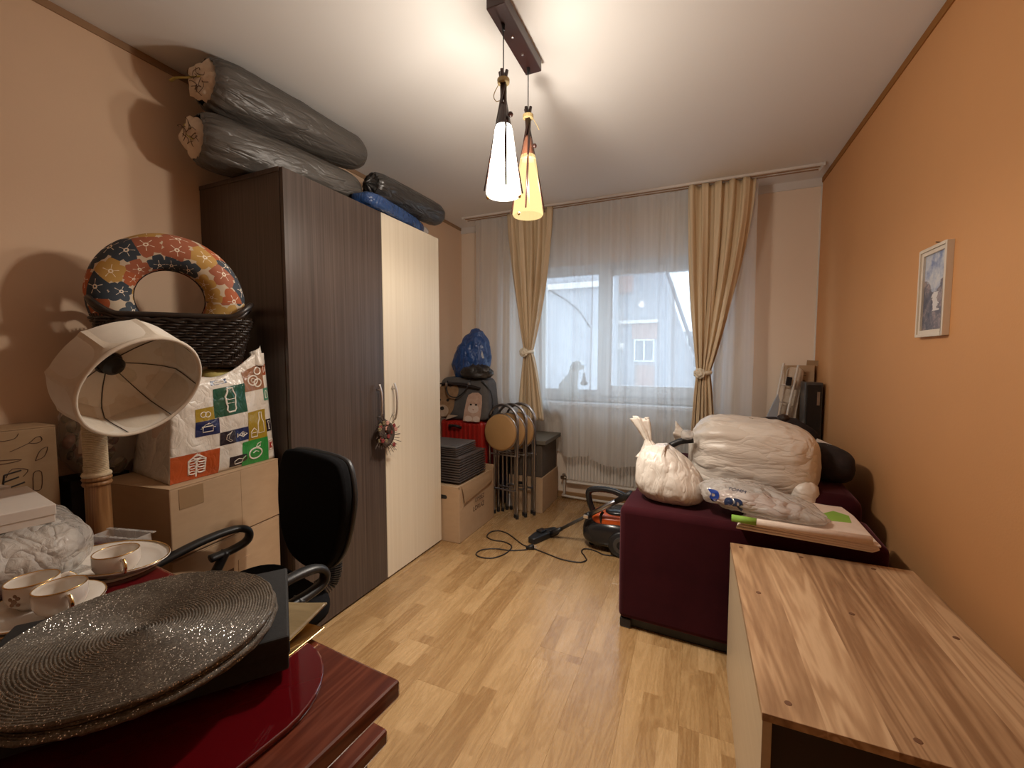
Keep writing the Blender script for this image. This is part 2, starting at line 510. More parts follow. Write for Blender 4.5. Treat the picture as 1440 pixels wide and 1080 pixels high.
def stucco_mat():
    m, nt, b = base_mat('stucco', (.5, .52, .55), .9)
    v = coords(nt)
    L(nt, ramp(nt, noise_tex(nt, v, 2.2, 8, .75), [(.3, (.30, .32, .35)), (.7, (.48, .49, .51))]), b.inputs['Base Color'])
    return m

M = {}
M['wall_tan'] = mottled('tan_paint', (.72, .52, .36), (.74, .535, .37), 3, .85, .12, 140, .002)
M['wall_orange'] = mottled('orange_paint', (.615, .30, .118), (.635, .31, .123), 3, .7, .15, 140, .002)
M['wall_back'] = mottled('beige_paint', (.90, .755, .61), (.91, .765, .62), 3, .85, .12, 140, .002)
M['ceiling'] = mottled('ceiling_paint', (.79, .765, .735), (.80, .775, .745), 2, .9, .05, 120, .001)
M['strip_orange'] = plain('orange_strip', (.30, .12, .02), .8)
M['strip_tan'] = plain('tan_strip', (.33, .20, .11), .85)
M['white_trim'] = plain('white_trim', (.78, .74, .70), .6)
M['pvc'] = plain('white_upvc', (.80, .83, .87), .3)
M['floor'] = floor_mat()
M['skirting'] = wood('skirting_oak', (.45, .27, .13), (.38, .22, .10), (.28, .15, .06), axis=0)
M['sheer'] = sheer_mat()
M['drape'] = streaked('sateen_drape', (.68, .53, .34), (.78, .63, .43), 2, 40, 1.0, .42, .06, .5)
M['rosette'] = mottled('rosette_cream', (.80, .72, .55), (.9, .84, .70), 40, .5, .3, 90)
M['dark_wood'] = streaked('wenge_laminate', (.040, .027, .022), (.115, .083, .068), 2, 95, 1.1, .35, .08, .45)
M['cream_wood'] = streaked('cream_laminate', (.70, .60, .45), (.80, .71, .565), 2, 80, .9, .4, .06)
M['chrome'] = plain('satin_chrome', (.80, .79, .78), .32, 1.0)
M['tube_grey'] = plain('grey_tube', (.38, .38, .40), .3, 1.0)
M['black_plastic'] = plain('black_plastic', (.012, .012, .013), .45)
M['black_fabric'] = mottled('black_fabric', (.004, .004, .0045), (.007, .007, .008), 90, .95, .2, 300, .001, 0, .1)
M['cardboard'] = mottled('cardboard', (.44, .295, .175), (.48, .325, .195), 12, .85, .08, 120, .002, stretch=(1, 1, 3))
M['cardboard_dark'] = mottled('old_cardboard', (.34, .215, .115), (.38, .245, .135), 12, .85, .08, 120, .002, stretch=(1, 1, 3))
M['tape'] = plain('packing_tape', (.34, .215, .115), .3)
M['ink'] = plain('marker_ink', (.02, .014, .01), .7)
M['ink_brown'] = plain('brown_ink', (.10, .05, .025), .7)
M['grey_wrap'] = thin_plastic('grey_bin_liner', (.080, .071, .062), 1.0, .40, .45, 22, (.28, 1, 1))
M['black_wrap'] = thin_plastic('black_bin_liner', (.03, .027, .025), 1.0, .28, .5, 22, (.3, 1, 1))
M['ticking'] = mottled('cream_ticking', (.62, .49, .37), (.74, .62, .49), 24, .85, .5, 40, .01)
M['string_y'] = plain('yellow_string', (.50, .42, .13), .7)
M['blue_wrap'] = thin_plastic('blue_wrapping', (.02, .06, .18), 1.0, .25, .6, 16)
M['red_cloth'] = plain('red_cloth', (.25, .04, .05), .8)
M['clear_plastic'] = thin_plastic('clear_plastic', (.78, .76, .73), .42, .1, .7, 12)
M['milky_plastic'] = thin_plastic('milky_plastic', (.72, .68, .63), .60, .10, .9, 16, (.6, 1, 1))
M['white_card'] = mottled('white_card', (.68, .62, .56), (.72, .66, .60), 8, .7, .03, 100)
M['sack'] = thin_plastic('white_sack', (.78, .71, .63), 1.0, .36, .5, 15, (.30, 1, 1))
M['sack_up'] = thin_plastic('white_sack_upright', (.80, .73, .65), 1.0, .36, .5, 15, (1, 1, .34))
M['film'] = thin_plastic('clear_film', (.80, .76, .70), .22, .1, .6, 14)
M['velvet'] = mottled('wine_velvet', (.026, .0028, .005), (.040, .0050, .008), 5, .9, .12, 300, .001, 0, .12)
_b = M['velvet'].node_tree.nodes['Principled BSDF']; _b.inputs['Sheen Weight'].default_value = .22; _b.inputs['Sheen Tint'].default_value = (.8, .35, .42, 1); _b.inputs['Sheen Roughness'].default_value = .4
M['dark_cloth'] = mottled('dark_cloth', (.012, .008, .008), (.03, .02, .018), 18, .95, .4, 50)
M['walnut'] = wood('walnut_print', (.58, .385, .225), (.43, .26, .14), (.26, .14, .07), axis=1, scale=6.5, rough=.36, boards=.113)
M['birch'] = streaked('birch_print', (.50, .38, .245), (.58, .46, .31), 1, 50, 1.5, .4, .04)
M['brown_dark'] = plain('dark_interior', (.028, .013, .007), .6)
M['screw_cap'] = plain('brown_cap', (.15, .065, .03), .5)
M['mahogany'] = wood('mahogany', (.20, .055, .028), (.14, .032, .016), (.08, .016, .009), axis=1, scale=8, rough=.22, coat=.4)
M['red_glass'] = plain('red_lacquer_glass', (.11, .003, .006), .06)
_b = M['red_glass'].node_tree.nodes['Principled BSDF']; _b.inputs['Coat Weight'].default_value = .6; _b.inputs['Coat Roughness'].default_value = .03
M['black_box'] = mottled('black_felt_box', (.016, .016, .017), (.024, .024, .025), 120, .75, .25, 260, .001)
M['coil'] = mat_coil()
M['gold'] = plain('gold', (.75, .50, .20), .22, 1.0)
M['gold_leaf'] = streaked('brushed_bronze', (.20, .14, .07), (.34, .25, .13), 0, 60, 4, .35, .2)
M['porcelain'] = plain('porcelain', (.80, .74, .67), .12)
M['transfer'] = plain('brown_transfer', (.25, .14, .08), .35)
M['linen'] = mottled('linen_shade', (.66, .58, .47), (.72, .64, .53), 50, .9, .25, 220, .001)
M['linen_in'] = mottled('linen_lining', (.72, .66, .57), (.76, .70, .61), 30, .9, .1, 120, .001)
M['wire'] = plain('dark_wire', (.05, .035, .025), .5)
M['rope'] = mottled('sisal_rope', (.52, .40, .25), (.70, .58, .40), 80, .9, .5, 160, .003)
M['bamboo'] = wood('bamboo', (.36, .19, .08), (.28, .135, .05), (.18, .08, .03), axis=2, scale=14)
M['bulb'] = glass_mat('bulb_glass', (.97, .96, .92))
M['wicker'] = mottled('black_wicker', (.010, .006, .005), (.028, .018, .013), 40, .38, .2, 90, .002, 0, .6)
M['floral'] = floral_mat()
M['bag_white'] = thin_plastic('woven_bag', (.72, .66, .58), 1.0, .32, .35, 16)
M['red_shell'] = plain('red_shell', (.36, .018, .012), .38)
M['crate'] = plain('taupe_crate', (.085, .066, .060), .45)
M['crate_lid'] = plain('grey_lid', (.125, .12, .12), .4)
M['felt_box'] = mottled('grey_brown_felt', (.085, .066, .050), (.105, .082, .062), 60, .9, .2, 200, .001)
M['felt_lid'] = mottled('grey_lid_fabric', (.13, .115, .09), (.155, .135, .105), 60, .8, .2, 200, .001)
M['stool_seat'] = mottled('ochre_vinyl', (.40, .23, .09), (.44, .26, .11), 8, .5, .1, 150)
M['carrier_grey'] = mottled('carrier_print_grey', (.075, .07, .068), (.11, .10, .095), 14, .6, .1, 120)
M['puppy'] = mottled('puppy_print', (.26, .15, .075), (.36, .22, .12), 30, .6, 0)
M['puppy_light'] = mottled('puppy_light_print', (.45, .32, .22), (.55, .41, .30), 30, .6, 0)
M['kitten'] = mottled('kitten_print', (.46, .29, .21), (.58, .40, .31), 30, .6, 0)
M['kitten_light'] = mottled('kitten_light_print', (.62, .48, .40), (.68, .55, .47), 30, .6, 0)
M['blue_bag'] = thin_plastic('blue_bag', (.018, .065, .22), .95, .3, .8, 14)
M['navy'] = thin_plastic('navy_bag', (.008, .010, .025), 1, .4, .5, 8)
M['radiator'] = plain('radiator_enamel', (.74, .70, .64), .35)
M['pipe'] = plain('painted_pipe', (.62, .57, .50), .4)
M['brass'] = plain('valve_metal', (.20, .16, .12), .35, .8)
M['vac_black'] = plain('vac_black', (.016, .016, .018), .25)
M['vac_orange'] = plain('vac_orange', (.62, .10, .015), .3)
M['rubber'] = plain('rubber_cord', (.014, .008, .007), .5)
M['lamp_wood'] = wood('pendant_wood', (.055, .022, .016), (.040, .015, .011), (.025, .009, .007), axis=2, scale=14, rough=.35)
M['canopy'] = plain('pendant_canopy', (.040, .014, .011), .35)
M['raffia'] = plain('raffia_tie', (.48, .36, .16), .7)
M['glow_white'] = glow_glass('lit_white_glass', (1.0, .93, .80), 5.0, .75)
M['glow_amber'] = glow_glass('lit_amber_glass', (1.0, .70, .30), 1.5, .75)
M['cap_copper'] = plain('copper_cap', (.22, .085, .045), .4)
M['painting'] = painting_mat()
M['frame_cream'] = plain('cream_frame', (.72, .62, .50), .4)
M['glass'] = glass_mat('window_glass')
M['stucco'] = stucco_mat()
M['stucco_b'] = mottled('stucco_grey', (.31, .33, .37), (.43, .445, .475), 3, .9, .2, 40)
M['brick_red'] = mottled('red_render', (.40, .27, .24), (.46, .32, .29), 4, .9, .2, 40)
M['roof'] = mottled('dark_roof', (.16, .17, .20), (.22, .23, .26), 4, .8, .2, 30)
M['far_glass'] = plain('far_window_glass', (.20, .24, .28), .1)
M['asphalt'] = mottled('asphalt', (.18, .18, .18), (.24, .24, .24), 3, .9, .1, 30)
def frosted(name, col, mix):
    m = bpy.data.materials.new(name); m.use_nodes = True; nt = m.node_tree; nt.nodes.clear()
    out = N(nt, 'ShaderNodeOutputMaterial'); d = N(nt, 'ShaderNodeBsdfDiffuse'); t = N(nt, 'ShaderNodeBsdfTranslucent'); x = N(nt, 'ShaderNodeMixShader')
    d.inputs['Color'].default_value = (*col, 1); t.inputs['Color'].default_value = (*col, 1); x.inputs[0].default_value = mix
    L(nt, d.outputs[0], x.inputs[1]); L(nt, t.outputs[0], x.inputs[2]); L(nt, x.outputs[0], out.inputs['Surface'])
    return m
M['figure'] = frosted('white_figure', (.80, .81, .79), .42)
M['paper_pink'] = mottled('pinkish_linen', (.70, .56, .46), (.76, .63, .53), 40, .85, .2, 160, .002)
M['green_print'] = mottled('green_print', (.22, .40, .055), (.28, .47, .08), 14, .7, .1, 120)
M['blue_ink'] = plain('blue_ink', (.012, .05, .30), .5)
M['navy_ink'] = plain('navy_ink', (.015, .03, .09), .5)
M['panel_black'] = plain('black_glass_panel', (.010, .011, .013), .12)
M['panel_edge'] = plain('panel_edge', (.10, .10, .10), .35, .6)
M['enamel_white'] = plain('white_enamel_tube', (.66, .60, .53), .4)
M['flower_red'] = mottled('dried_red', (.13, .014, .014), (.24, .04, .035), 60, .8, .2, 90)
M['flower_pink'] = mottled('dried_pink', (.42, .20, .16), (.52, .28, .22), 60, .8, .2, 90)
M['twig'] = plain('twig', (.05, .03, .02), .8)
M['dry_leaf'] = plain('dry_leaf', (.16, .12, .06), .8)

# ================================================================== THE ROOM
# floor: slab with separate laminate boards
floor = struct('floor', G().box(XL - .1, XR + .1, YF - .1, YB + .1, -.06, -.009), M['skirting'], 'honey oak laminate floor of strip boards running to the window')
BW, BL = .1935, 1.285
_plank = {}
def plank_mesh(w, l):
    k = (round(w, 4), round(l, 4))
    if k not in _plank:
        c = .0004; g = G(); a, b_ = .0001, .0001
        vb = [(a, a, -.008), (w - b_, a, -.008), (w - b_, l - b_, -.008), (a, l - b_, -.008)]
        vm = [(x, y, -c) for x, y, z in vb]
        vt = [(a + c, a + c, 0), (w - b_ - c, a + c, 0), (w - b_ - c, l - b_ - c, 0), (a + c, l - b_ - c, 0)]
        f = [(8, 9, 10, 11)]
        for o_ in (0, 4):
            f += [(o_ + i, o_ + (i + 1) % 4, o_ + 4 + (i + 1) % 4, o_ + 4 + i) for i in range(4)]
        g.add(vb + vm + vt, f)
        _plank[k] = g.mesh('plank'); _plank[k].materials.append(M['floor'])
    return _plank[k]
row = 0; x = XL
while x < XR - 1e-4:
    w = min(BW, XR - x)
    y = YF - [0, .47, .91, .25, .70, 1.1][row % 6]
    while y < YB - 1e-4:
        y0 = max(y, YF); y1 = min(y + BL, YB)
        if y1 - y0 > .01:
            obj('plank', plank_mesh(w, y1 - y0), None, floor, loc=(x, y0, 0))
        y += BL
    x += BW; row += 1

# window opening in the far wall
WX0, WX1, WZ0, WZ1 = -1.41, .14, .885, 2.10
T = .26
def wall_back():
    g = G()
    g.box(XL - .1, WX0, YB, YB + T, 0, H)
    g.box(WX1, XR + .1, YB, YB + T, 0, H)
    g.box(WX0, WX1, YB, YB + T, 0, WZ0)
    g.box(WX0, WX1, YB, YB + T, WZ1, H)
    return g
struct('wall_back', wall_back(), M['wall_back'], 'beige wall around the window')
struct('wall_left', G().box(XL - .12, XL, YF - .1, YB, 0, H), M['wall_tan'], 'tan painted wall behind the wardrobe')
struct('wall_right', G().box(XR, XR + .12, YF - .1, YB, 0, H), M['wall_orange'], 'orange painted wall with a small picture')
struct('wall_front', G().box(XL - .1, XR + .1, YF - .12, YF, 0, H), M['wall_tan'], 'tan wall behind the viewer')
struct('ceiling', G().box(XL - .12, XR + .12, YF - .12, YB + T, H, H + .1), M['ceiling'], 'smooth off-white ceiling')
# below the ceiling: painted tan strip (slightly proud plaster edge), shadow gap as dark colour on the orange wall, cornice on the window wall
struct('trim_1', G().box(XL, XL + .006, YF, YB, H - .028, H), M['strip_tan'], 'thin darker strip along the top of the tan wall')
struct('trim_2', G().box(XR - .006, XR, YF, YB, H - .034, H), M['strip_orange'], 'dark brown strip standing in for the shadow gap along the top of the orange wall')
struct('trim_3', G().box(XL, XR, YB - .012, YB, H - .055, H), M['white_trim'], 'white strip along the top of the window wall')
struct('trim_4', G().box(XR - .007, XR + .0, YB - .010, YB, .06, H - .055), M['white_trim'], 'white caulk line in the corner beside the orange wall')
struct('baseboard_left', G().box(XL, XL + .014, YF, YB, 0, .055), M['skirting'], bevel=.004)
struct('baseboard_right', G().box(XR - .014, XR, YF, YB, 0, .055), M['skirting'], bevel=.004)
struct('baseboard_back', G().box(XL, XR, YB - .014, YB, 0, .055), M['skirting'], bevel=.004)

# window: outer frame, fixed left light, opening right sash, panes, handle, reveal, sill
win = bpy.data.objects.new('window_1', None); COL.objects.link(win); win['kind'] = 'structure'
win['label'] = 'white plastic window with a narrow fixed light and a wide sash'
def rect_frame(x0, x1, z0, z1, y0, y1, l, r, b_, t):
    g = G()
    g.box(x0, x0 + l, y0, y1, z0, z1); g.box(x1 - r, x1, y0, y1, z0, z1)
    g.box(x0 + l, x1 - r, y0, y1, z0, z0 + b_); g.box(x0 + l, x1 - r, y0, y1, z1 - t, z1)
    return g
obj('window_frame', rect_frame(WX0, WX1, WZ0, WZ1, 3.79, 3.86, .06, .06, .065, .055), M['pvc'], win, bevel=.004)
obj('mullion', G().box(-.80, -.735, 3.785, 3.86, WZ0 + .06, WZ1 - .05), M['pvc'], win, bevel=.004)
obj('sash', rect_frame(WX0 + .05, -.79, WZ0 + .055, WZ1 - .045, 3.80, 3.85, .055, .02, .05, .03), M['pvc'], win, bevel=.004)
s2 = obj('sash', rect_frame(-.755, WX1 - .05, WZ0 + .055, WZ1 - .045, 3.765, 3.835, .075, .075, .095, .06), M['pvc'], win, bevel=.005)
obj('handle', G().box(-.735, -.715, 3.745, 3.767, 1.46, 1.53).box(-.732, -.718, 3.725, 3.747, 1.47, 1.485).box(-.733, -.717, 3.722, 3.735, 1.36, 1.49), M['pvc'], s2, bevel=.003, label='white window handle')
obj('pane', G().box(WX0 + .10, -.80, 3.822, 3.828, WZ0 + .10, WZ1 - .07), M['glass'], win)
obj('pane', G().box(-.685, WX1 - .12, 3.797, 3.803, WZ0 + .145, WZ1 - .10), M['glass'], win)
g = G(); g.box(WX0, WX0 + .01, YB - .004, 3.79, WZ0, WZ1); g.box(WX1 - .01, WX1, YB - .004, 3.79, WZ0, WZ1); g.box(WX0, WX1, YB - .004, 3.79, WZ1 - .014, WZ1)
obj('reveal', g, M['white_trim'], win)
obj('window_sill', G().box(WX0 - .05, WX1 + .05, YB - .10, 3.80, WZ0 - .03, WZ0), M['pvc'], win, bevel=.008)

# ================================================================== OUTSIDE
g_out = struct('ground', G().box(-60, 60, 4.2, 120, -9.2, -9), M['asphalt'], 'street far below the window')
# near block: plain stucco gable that fills the left light
b1 = thing('apartment_block', 'plain pale stucco block seen through the narrow left window light', 'building', (-8, 13, -9), group='blocks across the street')
obj('facade', G().box(-9, 5.4, 0, 2.6, 0, 17), M['stucco'], b1)
obj('ledge', G().box(-9, 5.4, -.14, 0, 12.43, 12.6), M['white_trim'], b1)
obj('cable', G().tube(smoothpath([(1.5, -.03, 13.6), (4.2, -.03, 12.1), (5.0, -.03, 11.2)], 5), .012, 5), M['black_plastic'], b1)
# farther block: gable sloping down to the right, window, vent, red top storey
b2 = thing('apartment_block', 'grey block with sloping roof edge and red top storey behind the wide sash', 'building', (0, 16, -9), group='blocks across the street')
poly = [(-9, 0), (-.1, 0), (-.1, 10.3), (-.38, 11.0), (-1.12, 13.1), (-1.12, 13.6), (-2.1, 15.6), (-9, 15.6)]
mface = Matrix(((1, 0, 0, 0), (0, 0, 1, 0), (0, 1, 0, 0), (0, 0, 0, 1)))
obj('facade', G().prism(poly, 0, 9, mface), M['stucco_b'], b2)
obj('red_storey', G().box(-3.6, -2.15, -.10, 0, 12.66, 13.9), M['brick_red'], b2)
obj('cornice', G().box(-3.4, -1.25, -.18, 0, 11.52, 11.64), M['white_trim'], b2)
obj('red_panel', G().box(-2.15, -1.28, -.04, 0, 10.95, 11.5), M['brick_red'], b2)
obj('red_panel', G().box(-2.0, -1.35, -.04, 0, 9.2, 10.0), M['brick_red'], b2)
w_ = obj('window', rect_frame(-2.08, -1.36, 10.13, 10.95, -.06, .02, .06, .06, .06, .06).box(-1.75, -1.69, -.06, .02, 10.18, 10.9), M['pvc'], b2)
obj('pane', G().box(-2.03, -1.41, -.02, -.01, 10.18, 10.9), M['far_glass'], w_)
obj('vent', G().box(-2.82, -2.45, -.08, 0, 10.6, 10.82).box(-2.78, -2.49, -.10, -.08, 10.64, 10.78), M['white_trim'], b2)
e = [(-2.2, 15.75), (-.98, 13.25), (-.24, 11.1), (.04, 10.3)]
obj('roof_edge', G().tube([(x_, -.05, z_) for x_, z_ in e], .07, 6), M['roof'], b2)
# third block at the far right
b3 = thing('apartment_block', 'distant low block with two windows at the right edge of the sash', 'building', (0, 30, -9), group='blocks across the street')
obj('facade', G().box(-1.4, 5, 0, 9, 0, 12.0), M['stucco'], b3)
for zz in (9.6, 10.9):
    w_ = obj('window', rect_frame(-.55, .15, zz, zz + .85, -.06, .02, .08, .08, .08, .08), M['pvc'], b3)
    obj('pane', G().box(-.48, .08, -.02, -.01, zz + .06, zz + .79), M['far_glass'], w_)

# ================================================================== CURTAINS, RAIL, RADIATOR
rail = thing('curtain_rail', 'long beige double-track curtain rail screwed to the ceiling', 'curtain rail', (-.6, 3.44, H))
obj('track', G().box(-1.36, 1.33, -.045, .045, -.016, 0), M['white_trim'], rail, bevel=.003)
for yy in (-.022, .022):
    obj('runner_groove', G().box(-1.35, 1.32, yy - .006, yy + .006, -.020, -.015), M['strip_tan'], rail)
obj('end_cap', G().box(1.33, 1.345, -.05, .05, -.022, 0), M['white_trim'], rail, bevel=.003)
obj('end_cap', G().box(-1.375, -1.36, -.05, .05, -.022, 0), M['white_trim'], rail, bevel=.003)

def sheer(x0, x1, zb, amp, waves, seed, name, label, zwave):
    g = G()
    def fn(u, v):
        z = (H - .02) * (1 - v) + zb * v
        x_ = x0 + (x1 - x0) * u
        ph = 2 * pi * waves * u + 1.3 * sin(2 * pi * u * 3.3 + seed)
        y_ = 3.475 + amp * (.55 + .45 * v) * sin(ph) + .004 * sin(2.7 * ph + seed)
        y_ += .012 * ns((x_ * 3, z * 1.5, seed), 1.0)
        x_ += .012 * sin(z * 2.3 + u * 9 + seed) * v
        s1_ = min(1, max(0, (-1.02 - x_) / .10)); s2_ = min(1, max(0, (.95 - z) / .32))
        y_ += .175 * (s1_ * s1_ * (3 - 2 * s1_)) * (s2_ * s2_ * (3 - 2 * s2_))     # pushed back behind the storage box
        if v > .97: z += zwave * sin(2 * pi * u * 2.2 + seed)
        return (x_, y_, z)
    g.sheet(fn, int(waves * 20), 26)
    o = obj(name, g, M['sheer'], smooth=True)
    return tag(o, label, 'curtain', 'sheer voile curtains')
sheer(-1.88, -.79, .435, .016, 7, .4, 'sheer_curtain', 'white sheer curtain over the narrow window light, shorter hem', .012)
sheer(-.80, .375, .40, .016, 8, 2.1, 'sheer_curtain', 'white sheer curtain over the wide sash, hem hanging lower', .022)

def drape(xt0, xt1, xm, zm, wm, xb0, xb1, zb, seed, label, tie_label, y0=3.41):
    t = thing('drape', label, 'curtain', (xm, y0, zb), group='beige tied drapes')
    ox, oz = xm, zb
    g = G(); waves = 5
    def fn(u, v):
        zt = H - .022
        z = zt * (1 - v) + zb * v
        if z > zm:
            k = (zt - z) / (zt - zm)
            k2 = k ** 1.6
            a0 = xt0 + (xm - wm / 2 - xt0) * k2; a1 = xt1 + (xm + wm / 2 - xt1) * k2
        else:
            k = (zm - z) / (zm - zb); k2 = k ** .75
            a0 = (xm - wm / 2) + (xb0 - (xm - wm / 2)) * k2; a1 = (xm + wm / 2) + (xb1 - (xm + wm / 2)) * k2
        w = a1 - a0
        x_ = a0 + w * u
        d = .026 * (.45 + .55 * min(1, w / .3))
        ph = 2 * pi * waves * u + seed
        y_ = d * sin(ph) + .010 * sin(2.3 * ph + 3 * z) + .01 * ns((u * 4, z * 2, seed), 1.5)
        x_ += .006 * sin(ph * 2 + z * 4)
        return (x_ - ox, y_, z - oz)
    g.sheet(fn, 84, 60)
    obj('cloth', g, M['drape'], t, smooth=True, solid=.002)
    band = []
    for k in range(24):
        a = 2 * pi * k / 24
        band.append(((wm / 2 + .010) * cos(a), .040 * sin(a), zm - oz + .008 * cos(a)))
    tb = obj('tieback', G().tube(band, .010, 6, closed=True, flat=1.6), M['rosette'], t, smooth=True, label='cream tieback with a fabric flower')
    g = G(); fx, fz = (.5 * wm * (-.6), zm - oz)
    for k in range(9):
        a = 2 * pi * k / 9
        g.lathe([(0, -.004), (.013, -.002), (.016, .003), (.010, .006), (0, .007)], 8,
                Matrix.Translation((fx + .026 * cos(a), -.055 + .004 * (k % 2), fz + .026 * sin(a))) @ Matrix.Rotation(pi / 2, 4, 'X'))
    for k in range(6):
        a = 2 * pi * k / 6 + .4
        g.lathe([(0, -.004), (.010, -.002), (.012, .003), (.008, .006), (0, .007)], 8,
                Matrix.Translation((fx + .012 * cos(a), -.063, fz + .012 * sin(a))) @ Matrix.Rotation(pi / 2, 4, 'X'))
    obj('rosette', g, M['rosette'], tb, smooth=True)
    return t
drape(-1.53, -1.11, -1.33, 1.325, .070, -1.43, -1.18, .74, .7, 'beige satin drape gathered low in front of the left window edge', '')
drape(-.085, .35, .055, 1.165, .085, -.03, .15, .55, 2.2, 'beige satin drape tied back at the right of the window', '')

rad = thing('radiator', 'cream ribbed panel radiator below the window', 'radiator', (-.42, 3.628, 0))
g = G(); n = 44; rw = .62
for k in range(n):
    xa = -rw + 2 * rw * k / n; wv = 2 * rw / n
    g.box(xa + .15 * wv, xa + .85 * wv, -.020, 0, .19, .75)
obj('panel', G().box(-rw, rw, -.006, .03, .16, .78), M['radiator'], rad, bevel=.006)
obj('ribs', g, M['radiator'], rad, bevel=.003, kind='stuff')
obj('top_grille', G().box(-rw, rw, -.012, .045, .77, .785), M['radiator'], rad, bevel=.003)
obj('lower_edge', G().box(-rw, rw, -.014, .03, .155, .17), M['radiator'], rad, bevel=.004)
pv = obj('pipe', G().tube(smoothpath([(-rw, 0, .20), (-rw - .015, 0, .19), (-rw - .02, 0, .16), (-rw - .02, 0, .06), (-rw, 0, .03), (-.2, -.01, .028), (.4, -.01, .028)], 5), .011, 8), M['pipe'], rad, smooth=True, label='painted heating pipe running along the floor')
obj('valve', G().lathe([(0, -.03), (.016, -.028), (.018, .02), (.008, .03), (0, .032)], 12, Matrix.Translation((-rw - .022, -.01, .20)) @ Matrix.Rotation(pi / 2, 4, 'Y')).lathe([(0, 0), (.014, .002), (.014, .03), (0, .033)], 12, Matrix.Translation((-rw - .022, -.01, .205))), M['brass'], pv, smooth=True)
for sx in (-rw + .05, rw - .09): obj('bracket', G().box(sx, sx + .04, .028, .058, .3, .6), M['radiator'], rad)

# cut-out dog figure with a lantern standing on the window sill
dog = thing('dog_figure', 'white dog cut-out holding a small lantern on the window sill', 'figurine', (-1.035, 3.755, WZ0))
pts = [(-.095, 0), (-.10, .06), (-.125, .11), (-.12, .15), (-.07, .205), (-.03, .25), (-.015, .31), (.01, .355), (.045, .37), (.08, .355), (.095, .33), (.115, .32), (.112, .295), (.085, .285), (.065, .275), (.062, .22), (.055, .15), (.06, .08), (.085, .06), (.085, .045), (.05, .045), (.05, 0)]
mx = Matrix(((1, 0, 0, 0), (0, 0, -1, 0), (0, 1, 0, 0), (0, 0, 0, 1)))
obj('body', G().prism(pts, 0, .012, mx), M['figure'], dog, bevel=.003)
obj('ear', G().prism([(.02, .345), (.04, .34), (.045, .29), (.03, .265), (.012, .29)], .012, .018, mx), M['figure'], dog)
g = G().prism(ell(.115, .165, .034, .022, 14), -.006, .012, mx).prism([(.095, .185), (.135, .185), (.125, .235), (.105, .235)], -.004, .010, mx).prism(ell(.115, .245, .012, .012, 10), -.004, .01, mx)
obj('lantern', g, M['tube_grey'], dog, label='small grey lantern hanging from the muzzle')
obj('lantern_chain', G().tube([(.115, -.004, .255), (.108, -.004, .295)], .003, 5), M['tube_grey'], dog)

